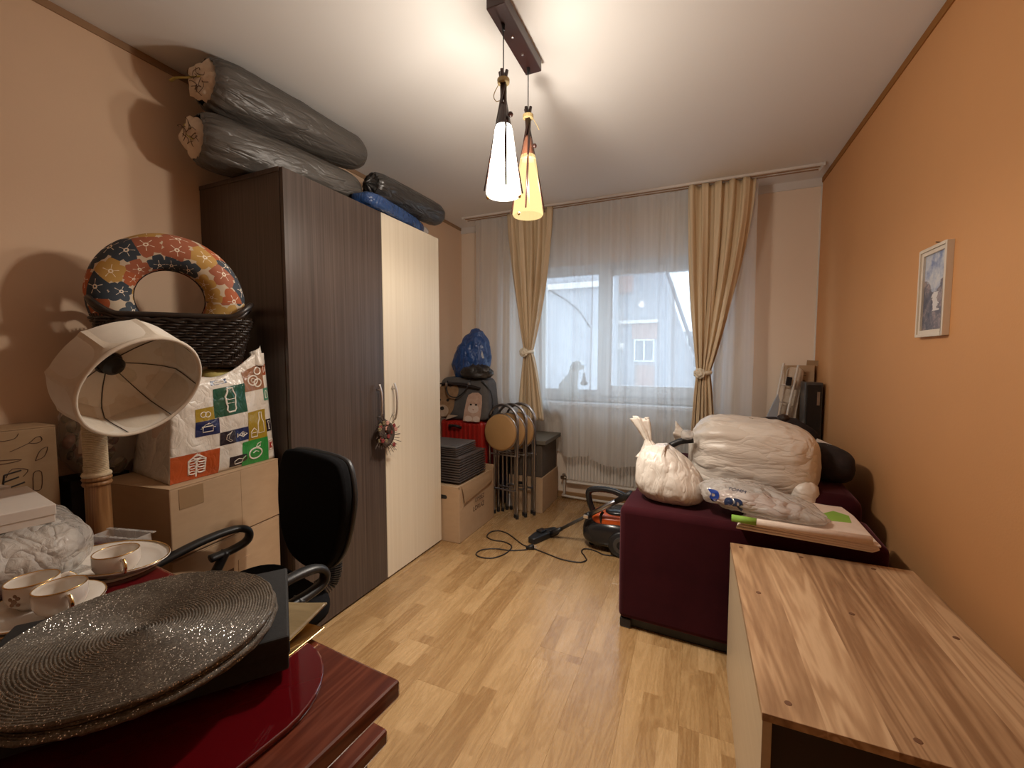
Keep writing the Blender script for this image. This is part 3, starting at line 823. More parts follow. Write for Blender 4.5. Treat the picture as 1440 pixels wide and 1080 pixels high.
# ================================================================== PENDANT
pen = thing('pendant_lamp', 'dark wooden two-light pendant with white glass cones lit', 'lamp', (-.668, 1.58, H))
obj('canopy_bar', G().box(-.036, .036, -.19, .19, -.052, -.006), M['canopy'], pen, bevel=.004)
obj('ceiling_plate', G().box(-.046, .030, -.205, .185, -.006, 0), M['ceiling'], pen)
for yy in (-.04, .06):
    obj('fixing_screw', G().lathe([(0, -.058), (.005, -.057), (.006, -.052), (0, -.05)], 10, Matrix.Translation((0, yy, 0))), M['chrome'], pen)
for i, (yy, ztop) in enumerate(((-.105, 0), (.145, 0))):
    x0 = -.008
    zt = 2.335 - H; zb = 1.888 - H
    obj('cord', G().tube([(x0, yy, -.05), (x0, yy, zt - .10)], .0022, 6), M['black_plastic'], pen)
    obj('cord_grip', G().lathe([(0, -.075), (.006, -.074), (.007, -.05), (0, -.05)], 8, Matrix.Translation((x0, yy, 0))), M['black_plastic'], pen)
    sh = obj('glass_shade', G().lathe([(.030, zb + .25), (.034, zb + .235), (.066, zb + .008), (.062, zb)], 36, Matrix.Translation((x0, yy, 0))), M['glow_white' if i == 0 else 'glow_amber'], pen, smooth=True,
             label='bright white lit glass cone' if i == 0 else 'amber glass cone')
    # open at top and bottom
    me = sh.data; bm = bmesh.new(); bm.from_mesh(me); bmesh.ops.delete(bm, geom=[f for f in bm.faces if len(f.verts) > 4], context='FACES'); bm.to_mesh(me); bm.free()
    obj('lamp_holder', G().lathe([(0, zb + .335), (.010, zb + .333), (.016, zb + .32), (.030, zb + .25), (.034, zb + .235), (.0, zb + .24)], 24, Matrix.Translation((x0, yy, 0))), M['lamp_wood' if i == 0 else 'cap_copper'], pen, smooth=True)
    for k in range(4):
        a = pi / 2 * k + (.55 if i == 0 else .25) + pi / 4 * 0
        b0 = Vector((x0 + .072 * cos(a), yy + .072 * sin(a), zb + .012)); b1_ = Vector((x0 + .014 * cos(a + 2.6), yy + .014 * sin(a + 2.6), zt))
        s_ = obj('stick', G().tube([b0, b0.lerp(b1_, .5), b1_], [.0035, .0055, .0065], 7), M['lamp_wood'], pen, smooth=True)
    obj('raffia_tie', G().lathe([(.018, zt - .045), (.022, zt - .043), (.023, zt - .030), (.018, zt - .027)], 16, Matrix.Translation((x0, yy, 0))).tube(smoothpath([(x0 - .018, yy, zt - .04), (x0 - .040, yy, zt - .075), (x0 - .030, yy, zt - .10), (x0 - .012, yy, zt - .10)] if i == 0 else [(x0 + .018, yy, zt - .04), (x0 + .035, yy, zt - .07), (x0 + .05, yy, zt - .10)], 5), .0015, 5), M['raffia'], pen)
    obj('wooden_bead', G().lathe([(0, -.010), (.007, -.007), (.010, 0), (.007, .007), (0, .010)], 12, Matrix.Translation((x0 + .034, yy - .012, zb + .28))), M['lamp_wood'], pen, smooth=True)
    for a in ((1.0, 4.2) if i == 0 else (2.0,)):
        obj('shade_clip', G().lathe([(0, -.008), (.005, -.005), (.006, 0), (.004, .005), (0, .006)], 10, Matrix.Translation((x0 + .060 * cos(a + 2.4), yy + .060 * sin(a + 2.4), zb - .004))), M['gold'], pen, smooth=True)
    for kind_, watt in (('SPOT', PENDANT_WATT[i][0]), ('POINT', PENDANT_WATT[i][1])):
        ld = bpy.data.lights.new('pendant_bulb', kind_); ld.energy = watt; ld.color = PENDANT_COLOR; ld.shadow_soft_size = .035
        if kind_ == 'SPOT': ld.spot_size = pi; ld.spot_blend = .35
        lo = bpy.data.objects.new('pendant_bulb', ld); COL.objects.link(lo); lo.parent = pen; lo.location = (x0, yy, zb + .10)

# ================================================================== WARDROBE
war = thing('wardrobe', 'tall wardrobe with one dark wenge door and one cream door', 'wardrobe', (XL, 1.27, 0))
WD, WY, WH = .555, 1.165, 2.06          # depth, width along the wall, height
g = G(); t_ = .018
g.box(.004, WD - .02, 0, t_, 0, WH - .002); g.box(.004, WD - .02, WY - t_, WY, 0, WH - .002)
g.box(.004, WD - .02, t_, WY - t_, WH - t_, WH - .002); g.box(.004, WD - .02, t_, WY - t_, .05, .05 + t_); g.box(.004, .012, t_, WY - t_, .05, WH - t_)
obj('body', g, M['dark_wood'], war, bevel=.001)
obj('top_panel', G().box(.004, WD - .018, -.003, WY + .003, WH - .002, WH + .018), M['dark_wood'], war, bevel=.002)
obj('plinth', G().box(.03, WD - .03, t_, WY - t_, 0, .05), M['brown_dark'], war)
ys = .603
d1 = obj('door', G().box(WD - .018, WD, .002, ys - .002, .012, WH + .014), M['dark_wood'], war, bevel=.0015, label='dark streaked wenge door')
d2 = obj('door', G().box(WD - .018, WD, ys + .002, WY - .002, .012, WH + .014), M['cream_wood'], war, bevel=.0015, label='cream woodgrain door')
for d_, yh in ((d1, ys - .062), (d2, ys + .062)):
    arc = smoothpath([(WD + .020, yh, .925), (WD + .032, yh, .97), (WD + .036, yh, 1.03), (WD + .032, yh, 1.09), (WD + .020, yh, 1.135)], 5)
    h_ = obj('handle', G().tube(arc, .006, 8).tube([(WD, yh, .955), (WD + .030, yh, .955)], .004, 8).tube([(WD, yh, 1.105), (WD + .030, yh, 1.105)], .004, 8), M['chrome'], d_, smooth=True, label='satin chrome bow handle')

# dried-flower ornament hanging from the dark door's handle
wr = thing('dried_flower_wreath', 'small wreath of dried red flowers hanging on the wardrobe handle', 'wreath', (XL + WD + .052, 1.27 + ys - .062, .76))
rnd = random.Random(3)
ring = [(0, .045 * cos(a), .105 + .055 * sin(a)) for a in [2 * pi * k / 20 for k in range(20)]]
obj('twig_ring', G().tube(ring, .022, 8, closed=True).disp(lambda p: p + Vector((0, ns(p, 40) * .010, ns(p, 40, 5) * .010))), M['twig'], wr)
obj('hanging_loop', G().tube([(0, 0, .16), (-.012, .002, .20), (-.014, 0, .215)], .002, 5), M['twig'], wr)
for k in range(26):
    a = rnd.uniform(0, 2 * pi); rr_ = rnd.uniform(.015, .085)
    p = Vector((rnd.uniform(.008, .024), rr_ * cos(a) * .95, .105 + rr_ * sin(a) * 1.0))
    g = G()
    for q in range(5):
        b_ = 2 * pi * q / 5
        g.lathe([(0, -.004), (.007, -.001), (.006, .003), (0, .005)], 6, Matrix.Translation(p + Vector((0, .007 * cos(b_), .007 * sin(b_)))) @ Matrix.Rotation(pi / 2, 4, 'Y'))
    obj('dried_blossom', g, M[rnd.choice(['flower_red', 'flower_red', 'flower_pink', 'twig', 'dry_leaf'])], wr)
g = G()
for k in range(34):
    a = rnd.uniform(0, 2 * pi); r0, r1 = .05, rnd.uniform(.08, .125)
    g.tube([(.006, r0 * cos(a), .105 + r0 * sin(a)), (.010 + rnd.uniform(0, .02), r1 * cos(a + .15), .105 + r1 * sin(a + .15) * .95)], .0014, 4)
obj('twigs', g, M['twig'], wr, kind='stuff')

# ------------------------------------------------------------------ bundles on top of the wardrobe
def bundle(name, label, p0, p1, r, mat, seed, cap0=None, taper1=.75, sag=0.0, string=None, flatz=.92, cat='bundle', group='wrapped bundles on the wardrobe'):
    p0 = Vector(p0); p1 = Vector(p1)
    ax = (p1 - p0); ln = ax.length; ax.normalize()
    m = frame_m(p0, ax, Vector((0, 0, 1)).cross(ax))    # local x along the axis, y sideways, z up
    t = thing(name, label, cat, group=group); t.matrix_world = m
    g = G()
    def fn(u, v):
        a = 2 * pi * u
        e0 = min(1, v / .16); e1 = min(1, (1 - v) / .12)
        k = (.74 + .26 * sqrt(1 - (1 - e0) ** 2)) * ((1 - taper1) * 0 + (.30 + .70 * sqrt(max(0, 1 - (1 - e1) ** 2))))
        rr_ = r * k * (1 - (1 - taper1) * v ** 2)
        q = Vector((ln * v, rr_ * cos(a), rr_ * sin(a) * flatz))
        w = .035 * ns((v * 5, a * 3.0, seed), 1.0) + .03 * ridge((v * 3, cos(a) * 2, sin(a) * 2), 1.6, seed)
        w += .05 * (1 - e0) * sin(a * 17 + seed)        # gathers near the tied end
        w += .022 * max(0, sin(a * 9 + 14 * v + 2 * ns((v * 3, a, seed), 1)))  # diagonal folds
        q.y *= 1 + w; q.z *= 1 + w
        q.z -= sag * 4 * v * (1 - v)
        return q
    g.sheet(fn, 72, 46, cu=True)
    obj('wrapping', g, M[mat], t, smooth=True)
    e = G().lathe([(0, ln), (r * .30, ln - .004), (r * .31 * taper1, ln - .02)], 18, Matrix(((0, 0, 1, 0), (0, 1, 0, 0), (1, 0, 0, 0), (0, 0, 0, 1))))
    obj('gathered_end', e, M[mat], t, smooth=True)
    if not cap0:
        obj('knotted_end', G().sheet(lambda u, v: (.012 * sin(9 * 2 * pi * u) * v * (1 - v) * 3 - .035 * (1 - v) ** 2 + .002, r * .76 * v * cos(2 * pi * u), r * .76 * v * sin(2 * pi * u) * flatz), 40, 8, cu=True), M[mat], t, smooth=True)
    if cap0:
        g = G(); R_ = r * .70
        def cf(u, v):
            a = 2 * pi * u; rr_ = R_ * v * (1 + .09 * sin(5 * a + seed) * v + .06 * sin(11 * a))
            return (-.018 + .03 * v ** 3 + .012 * ns((rr_ * cos(a) * 30, rr_ * sin(a) * 30, seed), 1), rr_ * cos(a), rr_ * sin(a) * flatz)
        g.sheet(cf, 36, 10, cu=True)
        capm = Matrix.Translation((r * -.10, -r * .10, -r * .04)) @ Matrix.Rotation(radians(20), 4, 'Z') @ Matrix.Rotation(radians(-6), 4, 'Y')
        g.disp(lambda p: capm @ p)
        obj('fabric_end', g, M[cap0], t, smooth=True, label='cream fabric showing at the open end')
        g = G(); rd = random.Random(int(seed * 10))
        for k in range(7):
            a = rd.uniform(0, 6.28); c = Vector((0, rd.uniform(-.5, .5) * R_, rd.uniform(-.5, .5) * R_))
            pth = [c + Vector((-.024, .025 * cos(a) * s_ + .012 * sin(4 * s_ + k), .025 * sin(a) * s_ + .012 * cos(3 * s_ + k))) for s_ in (-1, -.5, 0, .5, 1)]
            g.tube([capm @ q for q in smoothpath(pth, 3)], .0014, 4)
        obj('printed_lines', g, M['ink_brown'], t)
    if string:
        obj('string', G().tube(smoothpath(string, 4), .007, 6, flat=.4), M['string_y'], t, label='loose yellow string')
    return t
bundle('rolled_bundle', 'lower grey plastic-wrapped roll with cream end resting on the wardrobe', (-1.925, 1.135, 2.194), (-1.735, 1.86, 2.192), .122, 'grey_wrap', 1.3, 'ticking', .62, string=[(-.022, -.04, -.03), (-.03, .0, .0), (-.025, .03, .05)])
bundle('rolled_bundle', 'upper grey plastic-wrapped roll with a yellow string, just below the ceiling', (-1.885, 1.155, 2.416), (-1.77, 1.93, 2.416), .122, 'grey_wrap', 4.1, 'ticking', .72, string=[(-.02, -.03, .0), (-.05, .03, .0), (-.07, .08, .005), (-.07, .13, .01)])
bundle('rolled_bundle', 'slim black plastic-wrapped roll above the cream wardrobe door', (-1.675, 1.885, 2.238), (-1.615, 2.49, 2.232), .085, 'black_wrap', 7.7, None, .85)
# blue wrapped package below the black roll
bp = thing('blue_package', 'blue plastic-wrapped textiles with a red band on the wardrobe', 'bundle', (-1.672, 2.05, 2.0785), rz=radians(98), group='wrapped bundles on the wardrobe')
obj('wrapping', blob((.62, .17, .075), 4, 48, 20, .009, 16, 2.0), M['blue_wrap'], bp, smooth=True)
obj('red_edge', blob((.40, .02, .028), 4, 30, 10, .003, 30, 3.0).disp(lambda p: p + Vector((.06, .083, .022))), M['red_cloth'], bp, smooth=True, label='red cloth edge between the blue layers')
obj('clear_end', blob((.10, .15, .06), 3, 24, 12, .008, 24, 5.0).disp(lambda p: p + Vector((.33, .01, .01))), M['clear_plastic'], bp, smooth=True, label='crumpled clear plastic end')

# ================================================================== CARTONS, SHOPPING BAG, BASKET, RING
def carton(name, label, origin, rz, w, d, z0, z1, mat='cardboard', group=None, flaps=True, cat='box'):
    """origin = near right-hand bottom corner; w along local -x, d along local +y"""
    t = thing(name, label, cat, (origin[0], origin[1], z0), rz, group)
    h = z1 - z0
    obj('body', G().box(-w, 0, 0, d, 0, h - .004), M[mat], t, bevel=.004)
    if flaps:
        obj('flap', G().box(-w / 2 + .001, 0, 0, d, h - .004, h), M[mat], t, bevel=.001)
        obj('flap', G().box(-w, -w / 2 - .001, 0, d, h - .004, h), M[mat], t, bevel=.001)
    return t
RZ = radians(8)
c1 = carton('cardboard_box', 'upper brown carton under the printed shopping bag', (-1.583, .80), RZ, .36, .45, .60, .845, group='stacked cartons')
obj('packing_tape', G().box(-.0005, .0012, .03, .115, .165, .235), M['tape'], c1)
obj('crease', G().box(-.0004, .0006, .265, .2665, 0, .238), M['cardboard_dark'], c1)
obj('printed_mark', G().box(-.160, -.125, -.0008, .0005, .085, .093).box(-.160, -.154, -.0008, .0005, .05, .093).box(-.160, -.125, -.0008, .0005, .0, .010), M['ink'], c1, label='black printed corner marks')
c2 = carton('cardboard_box', 'lower brown carton at the bottom of the stack behind the office chair', (-1.585, .797), RZ, .36, .45, 0, .596, group='stacked cartons')
obj('torn_tape', G().box(-.0005, .0022, .245, .30, .43, .49), M['cardboard'], c2)
obj('torn_hole', G().box(-.0005, .0012, .20, .225, .40, .47), M['ink_brown'], c2)
obj('printed_mark', G().lathe([(.012, -.0008), (.018, -.0008), (.018, .0004), (.012, .0004)], 16, Matrix.Translation((-.13, 0, .50)) @ Matrix.Rotation(pi / 2, 4, 'X'), closed=True), M['ink'], c2)

# printed shopping bag
bag = thing('shopping_bag', 'large white woven shopping bag printed with coloured squares and food icons', 'bag', (-1.80, 1.04, .8465))
BO = Vector((-1.80, 1.04, .8465))
FBL, FBR, FTR, FTL = [Vector(p) - BO for p in ((-1.632, .828, .8465), (-1.668, 1.245, .8465), (-1.672, 1.215, 1.30), (-1.675, .87, 1.235))]
BBL, BBR, BTR, BTL = [Vector(p) - BO for p in ((-1.965, .875, .8465), (-1.965, 1.245, .8465), (-1.90, 1.215, 1.225), (-1.90, .90, 1.22))]
def quad(a, b_, c, d, u, v): return (a * (1 - u) + b_ * u) * (1 - v) + (d * (1 - u) + c * u) * v
def bagfront(u, v, off=0.0):
    p = quad(FBL, FBR, FTR, FTL, u, v)
    if v > .8: p.z -= .055 * sin(pi * min(1, max(0, (u - .05) / .8))) * (v - .8) / .2
    b_ = sin(pi * min(max(u, 0), 1)) * sin(pi * min(max(v, 0), 1))
    d = .022 * b_ + .006 * ridge((u * 3, v * 3, .3), 1.3, 2) * min(1, 6 * b_)
    return p + Vector((d + off, 0, 0))
g = G(); g.sheet(lambda u, v: bagfront(u, v), 40, 40)
obj('front_panel', g, M['bag_white'], bag, smooth=True, solid=.001)
g = G()
def bagside(u, v):
    p = quad(BBL, FBL, FTL, BTL, u, v)
    return p + Vector((0, .030 * sin(pi * u) * sin(pi * v * .9) - .0 + .006 * ridge((u * 3, v * 3, 7), 1.2, 4) * sin(pi * u) * sin(pi * v), 0))
g.sheet(bagside, 20, 24)
obj('side_gusset', g, M['bag_white'], bag, smooth=True, solid=.001)
g = G(); g.sheet(lambda u, v: quad(FBR, BBR, BTR, FTR, u, v) + Vector((0, -.008 * sin(pi * u) * sin(pi * v), 0)), 12, 16)
obj('side_gusset', g, M['bag_white'], bag, smooth=True, solid=.001)
g = G(); g.sheet(lambda u, v: quad(BBR, BBL, BTL, BTR, u, v), 12, 12)
obj('back_panel', g, M['bag_white'], bag, smooth=True, solid=.001)
g = G(); g.sheet(lambda u, v: quad(FBL, FBR, BBR, BBL, u, v) + Vector((0, 0, .001)), 4, 4)
obj('base_panel', g, M['bag_white'], bag, solid=.001)
obj('contents', blob((.20, .30, .34), 5, 32, 16, .012, 9, 4.0).disp(lambda p: p + Vector((-.028, .01, .012))), M['paper_pink'], bag, smooth=True, label='stuffed textiles showing at the top')
obj('contents', blob((.10, .16, .05), 3, 24, 12, .01, 14, 8.0).disp(lambda p: p + Vector((.045, .06, .335))), M['string_y'], bag, smooth=True, label='mustard cloth at the bag opening')
obj('strap', G().sheet(lambda u, v: (.118 - .03 * v, .085 + .045 * u + .03 * v, .395 + .03 * sin(pi * v) - .02 * v), 6, 8), M['red_shell'], bag, smooth=True, solid=.002, label='red carrying strap')
obj('strap', G().sheet(lambda u, v: (.122 - .02 * v, -.105 + .055 * u, .350 + .012 * v), 6, 8), M['red_shell'], bag, smooth=True, solid=.002, label='red carrying strap')
obj('raised_corner', G().sheet(lambda u, v: (.128 + .02 * sin(pi * u) - .02 * v, .125 + .05 * u, .40 + .085 * v * (1 - .35 * (1 - u))), 8, 8), M['bag_white'], bag, smooth=True, solid=.001)
PC = {'navy': (.012, .022, .09), 'green': (.005, .075, .04), 'orange': (.46, .085, .02), 'yellow': (.36, .24, .02), 'brown': (.30, .14, .075), 'teal': (.08, .27, .18), 'lime': (.03, .26, .05), 'dark': (.02, .012, .018), 'rust': (.33, .08, .03), 'blue': (.03, .06, .16)}
PM = {k: thin_plastic('print_' + k, c, 1.0, .3, .3, 16) for k, c in PC.items()}
PM['white'] = plain('print_white', (.78, .72, .64), .4)
def square(u0, u1, v0, v1, c):
    g = G(); g.sheet(lambda u, v: bagfront(u0 + (u1 - u0) * u, v0 + (v1 - v0) * v, .0016), 10, 10)
    return obj('printed_square', g, PM[c], bag, smooth=True)
def icon(sq, u0, u1, v0, v1, strokes, w=.0022):
    g = G()
    for s_ in strokes:
        pts = [bagfront(u0 + (u1 - u0) * a, v0 + (v1 - v0) * b_, .0026) for a, b_ in s_]
        g.tube(pts, w, 5, flat=.5)
    return obj('icon', g, PM['white'], sq)
def circ(cx, cy, rx, ry, n=14): return [(cx + rx * cos(2 * pi * k / n), cy + ry * sin(2 * pi * k / n)) for k in range(n + 1)]
s_ = square(.0, .40, .0, .23, 'orange')
leafs = [circ(x_, y_, .075, .06, 10) for x_, y_ in ((.42, .26), (.60, .28), (.42, .46), (.60, .48), (.42, .66), (.60, .68), (.51, .82))]
icon(s_, 0, .40, 0, .23, leafs + [[(.5, .08), (.51, .80)], [(.35, .2), (.34, .72), (.51, .95), (.68, .74), (.67, .22)]], .0035)
s_ = square(.36, .70, .505, .765, 'green')
icon(s_, .36, .70, .505, .765, [[(.42, .93), (.42, .82), (.34, .66), (.36, .55), (.36, .42), (.38, .32), (.36, .2), (.40, .12), (.60, .12), (.64, .2), (.62, .32), (.64, .42), (.64, .55), (.66, .66), (.58, .82), (.58, .93), (.42, .93)], [(.36, .55), (.64, .55)], [(.36, .42), (.64, .42)]], .0032)
s_ = square(.19, .40, .365, .50, 'navy')
icon(s_, .19, .40, .365, .50, [[(.3, .6), (.3, .25), (.7, .25), (.7, .6), (.25, .6)], [(.3, .62), (.4, .75), (.6, .75), (.7, .62)], [(.46, .76), (.54, .82)], [(.2, .5), (.3, .52)], [(.8, .5), (.7, .52)]])
s_ = square(.40, .56, .245, .365, 'dark')
icon(s_, .40, .56, .245, .365, [[(.7, .85), (.42, .7), (.36, .4), (.6, .18), (.75, .2), (.52, .42), (.6, .75), (.7, .85), (.75, .95)]])
s_ = square(.56, .70, .245, .365, 'navy')
icon(s_, .56, .70, .245, .365, [[(.1, .65), (.25, .5), (.55, .7), (.85, .5), (.55, .32), (.25, .5), (.1, .35), (.12, .65)], [(.5, .6), (.5, .42)], [(.6, .6), (.6, .42)]])
s_ = square(.63, .93, .0, .225, 'lime')
icon(s_, .63, .93, .0, .225, [circ(.48, .42, .24, .22), [(.5, .64), (.58, .8), (.7, .85), (.66, .7), (.5, .64)], [(.38, .45), (.48, .52), (.58, .47)]], .0032)
s_ = square(.70, .925, .225, .49, 'yellow')
icon(s_, .70, .925, .225, .49, [[(.62, .92), (.62, .7), (.52, .55), (.52, .2), (.85, .2), (.85, .55), (.76, .7), (.76, .92), (.62, .92)], [(.15, .1), (.12, .3), (.28, .42), (.45, .3), (.45, .1), (.15, .1)], [(.15, .25), (.45, .25)]])
s_ = square(.70, .945, .68, .90, 'brown')
icon(s_, .70, .945, .68, .90, [circ(.45, .42, .24, .2), circ(.68, .28, .18, .16), circ(.72, .78, .16, .15), circ(.45, .42, .09, .08, 8)], .003)
s_ = square(.345, .515, .80, .905, 'navy')
icon(s_, .345, .515, .80, .905, [[(.2, .25), (.2, .6), (.35, .8), (.65, .8), (.8, .6), (.8, .25), (.2, .25)], [(.2, .5), (.8, .5)], [(.35, .5), (.5, .65), (.65, .5)]])
s_ = square(.945, .995, .80, .90, 'rust'); icon(s_, .945, .995, .80, .90, [[(.3, .2), (.3, .8)], [(.7, .3), (.7, .7)]], .0016)
s_ = square(.925, .995, .565, .68, 'teal'); icon(s_, .925, .995, .565, .68, [[(.25, .2), (.25, .6), (.4, .8), (.6, .8), (.75, .6), (.75, .2), (.25, .2)]], .0018)
s_ = square(.925, .995, .27, .385, 'dark'); icon(s_, .925, .995, .27, .385, [[(.3, .85), (.5, .5), (.7, .85), (.3, .85)], [(.5, .5), (.5, .2)], [(.35, .18), (.65, .18)]], .0018)
s_ = square(.19, .36, .50, .615, 'yellow'); icon(s_, .19, .36, .50, .615, [circ(.4, .5, .14, .2), circ(.65, .45, .14, .2)], .0018)
s_ = square(.50, .68, .02, .115, 'dark'); icon(s_, .50, .68, .02, .115, [[(.3, .2), (.25, .5), (.5, .7), (.75, .55), (.7, .25), (.3, .2)], [(.75, .6), (.9, .8)]], .0018)
s_ = square(.935, .995, .08, .19, 'white')
icon(s_, .935, .995, .08, .19, [[(.1, .1), (.1, .9), (.9, .9), (.9, .1), (.1, .1)]], .0012).data.materials[0] = PM['rust']
o_ = icon(s_, .935, .995, .08, .19, [[(.35, .25), (.35, .75)], [(.68, .75), (.42, .5), (.68, .25)]], .0026); o_.data.materials[0] = M['red_shell']; o_.name = 'letter_mark'

# black wicker basket standing on the bag
bk = thing('wicker_basket', 'black woven wicker basket with end handles behind the lampshade', 'basket', (-1.845, 1.0, 1.243), rot=(0, radians(-1), radians(58.8)))
def bk_path(k, n, s_, z, ph=0.0, amp=.0):
    out = []
    poly = rrect(.47 * s_, .27 * s_, .05, 8)
    pts = []
    for i in range(len(poly)):
        a = Vector((*poly[i], 0)); b_ = Vector((*poly[(i + 1) % len(poly)], 0))
        steps = max(1, int((b_ - a).length / .010))
        for q in range(steps): pts.append(a.lerp(b_, q / steps))
    acc = 0
    for i, p in enumerate(pts):
        nx = pts[(i + 1) % len(pts)] - pts[i - 1]; nrm = Vector((nx.y, -nx.x, 0)).normalized()
        out.append(p + nrm * amp * sin(acc / .0265 * pi + ph) + Vector((0, 0, z)))
        acc += (pts[(i + 1) % len(pts)] - p).length
    return out
g = G(); rows = 17
for k in range(rows):
    v = k / (rows - 1)
    g.tube(bk_path(k, 0, .80 + .19 * v, .012 + .165 * v, pi * (k % 2), .0045), .0054, 6, closed=True)
obj('woven_sides', g, M['wicker'], bk, smooth=True, kind='stuff')
g = G()
base = rrect(.47, .27, .05, 8)
for i in range(0, len(base)):
    a = Vector((*base[i], 0)); b_ = Vector((*base[(i + 1) % len(base)], 0)); st = max(1, round((b_ - a).length / .0265))
    for q in range(st):
        p = a.lerp(b_, q / st)
        g.tube([(p.x * .80, p.y * .80, .004), (p.x, p.y, .19)], .003, 5)
obj('stakes', g, M['wicker'], bk, kind='stuff')
obj('basket_floor', G().prism(rrect(.37, .21, .04, 6), 0, .008), M['wicker'], bk)
obj('liner', G().sheet(lambda u, v: (lambda q: Vector((q[0] * (.77 + .17 * v), q[1] * (.77 + .17 * v), .01 + .165 * v)))(rrect(.45, .25, .05, 8)[int(round(u * 36)) % 36]), 36, 3), M['wicker'], bk)
def rim_z(p): return .19 + .055 * max(0, (abs(p.x) - .16) / .075) ** 1.6
rim = [Vector((p.x, p.y, rim_z(p))) for p in bk_path(0, 0, 1.0, 0)]
obj('rim', G().tube(rim, .0105, 8, closed=True), M['wicker'], bk, smooth=True)
rim2 = [Vector((p.x * .985, p.y * .985, rim_z(p) - .015)) for p in rim]
obj('rim_braid', G().tube([p + Vector((0, 0, .004 * sin(i * .9))) for i, p in enumerate(rim2)], .009, 6, closed=True), M['wicker'], bk, smooth=True)

# floral padded ring leaning upright in the basket
rg = thing('ring_cushion', 'padded ring cushion with orange, yellow and navy flower print in the basket', 'cushion', (-1.868, .985, 1.267), rot=(radians(90 + 8), 0, radians(60)))
g = G(); R1, r1, nu, nv = .172, .066, 72, 28
def tor(u, v):
    a = 2 * pi * u; b_ = 2 * pi * v
    rr_ = r1 * (1 + .03 * ns((cos(a) * 3, sin(a) * 3, b_), 2))
    return ((R1 + rr_ * cos(b_)) * cos(a), (R1 + rr_ * cos(b_)) * sin(a) + R1 + r1, rr_ * sin(b_) * .8)
g.sheet(tor, nu, nv, cu=True, cv=True)
g.uv = []
for i in range(nu):
    for j in range(nv):
        f_ = lambda q, s_: (q / nu * 15.0, s_ / nv * 6.0)
        g.uv.append([f_(i, j), f_(i + 1, j), f_(i + 1, j + 1), f_(i, j + 1)])
me = bpy.data.meshes.new('cover'); me.from_pydata(g.v, [], g.f)
uvl = me.uv_layers.new(name='UVMap')
for poly_ in me.polygons:
    for q, li in enumerate(poly_.loop_indices): uvl.data[li].uv = g.uv[poly_.index][q]
obj('cover', me, M['floral'], rg, smooth=True)
seam = [((R1 - r1 * .985) * cos(a), (R1 - r1 * .985) * sin(a) + R1 + r1, .004) for a in [2 * pi * k / 60 for k in range(60)]]
obj('piping', G().tube(seam, .003, 6, closed=True), M['dark_cloth'], rg, smooth=True, label='dark piping along the inner seam')

# ================================================================== STANDING LAMP
lp = thing('floor_lamp', 'wooden floor lamp with rope-bound stem and tilted cream fabric shade', 'lamp', (-1.642, .645, 0))
obj('base', G().lathe([(0, 0), (.14, 0), (.145, .012), (.13, .025), (.04, .035), (0, .036)], 32), M['bamboo'], lp, smooth=True, angle=40)
obj('stem', G().lathe([(.028, .03), (.030, .5), (.029, .88), (.0285, .905), (0, .906)], 20), M['bamboo'], lp, smooth=True, angle=40)
for k, zz in enumerate((.905, .920, .932)):
    obj('collar', G().lathe([(.022, zz - .007), (.033, zz - .006), (.035, zz), (.032, zz + .006), (.022, zz + .007)], 20), M['rope' if k == 2 else 'bamboo'], lp, smooth=True)
g = G(); zz = .94
while zz < 1.115:
    g.lathe([(.020, zz - .0028), (.0272, zz - .0018), (.0285, zz), (.0272, zz + .0018), (.020, zz + .0028)], 18)
    zz += .0052
obj('rope_binding', g, M['rope'], lp, smooth=True, kind='stuff')
obj('stem_core', G().tube([(0, 0, .9), (0, 0, 1.13), (.03, .0, 1.20), (.075, -.004, 1.245), (.118, -.005, 1.264)], [.02, .02, .016, .013, .013], 10), M['bamboo'], lp, smooth=True)
# shade: axis points from its apex to its open rim
apex = Vector((-1.530, .640, 1.267)) - Vector((-1.642, .645, 0))
ax = (Vector((.879, .138, -.456))).normalized()
tm = frame_m(apex, Vector((0, 0, 1)).cross(ax), ax.cross(Vector((0, 0, 1)).cross(ax)))   # local z = axis
prof = [(.028, .0), (.085, .008), (.135, .024), (.160, .048), (.160, .08), (.155, .12), (.1525, .150)]
NS_ = 8
def shade_r(a, r, k):     # scalloped between the ribs
    ph = (a / (2 * pi) * NS_) % 1.0
    ct = cos(pi / NS_) / cos((ph - .5) * 2 * pi / NS_)
    return r * (1 + (ct - 1) * k)
def shade_fn(off):
    def fn(u, v):
        a = 2 * pi * u; t_ = v * (len(prof) - 1); i = min(int(t_), len(prof) - 2); f_ = t_ - i
        r = prof[i][0] * (1 - f_) + prof[i + 1][0] * f_; z = prof[i][1] * (1 - f_) + prof[i + 1][1] * f_
        k = (1.0 if v < .75 else max(0.15, 1 - (v - .75) * 3.4)) * (1.0 if off == 0 else .35)
        return tm @ Vector((shade_r(a, r - off, k) * cos(a), shade_r(a, r - off, k) * sin(a), z + off * .3))
    return fn
s_ = obj('lamp_shade', G().sheet(shade_fn(0), 64, 24, cu=True), M['linen'], lp, smooth=True, angle=25)
obj('shade_lining', G().sheet(shade_fn(.003), 64, 24, cu=True), M['linen_in'], s_, smooth=True, angle=25)
rimp = [shade_fn(.0015)(k / 64, 1.0) for k in range(64)]
obj('rim_binding', G().tube(rimp, .0055, 8, closed=True), M['linen'], s_, smooth=True)
for k in range(NS_):
    obj('rib', G().tube([shade_fn(.0055)(k / NS_, q / 14) for q in range(15)], .0014, 5), M['wire'], s_, smooth=True)
shl = [(.150, .0), (.1, .0)]
obj('top_ring', G().tube([tm @ Vector((.031 * cos(a), .031 * sin(a), .004)) for a in [2 * pi * k / 24 for k in range(24)]], .003, 6, closed=True), M['wire'], s_, smooth=True)
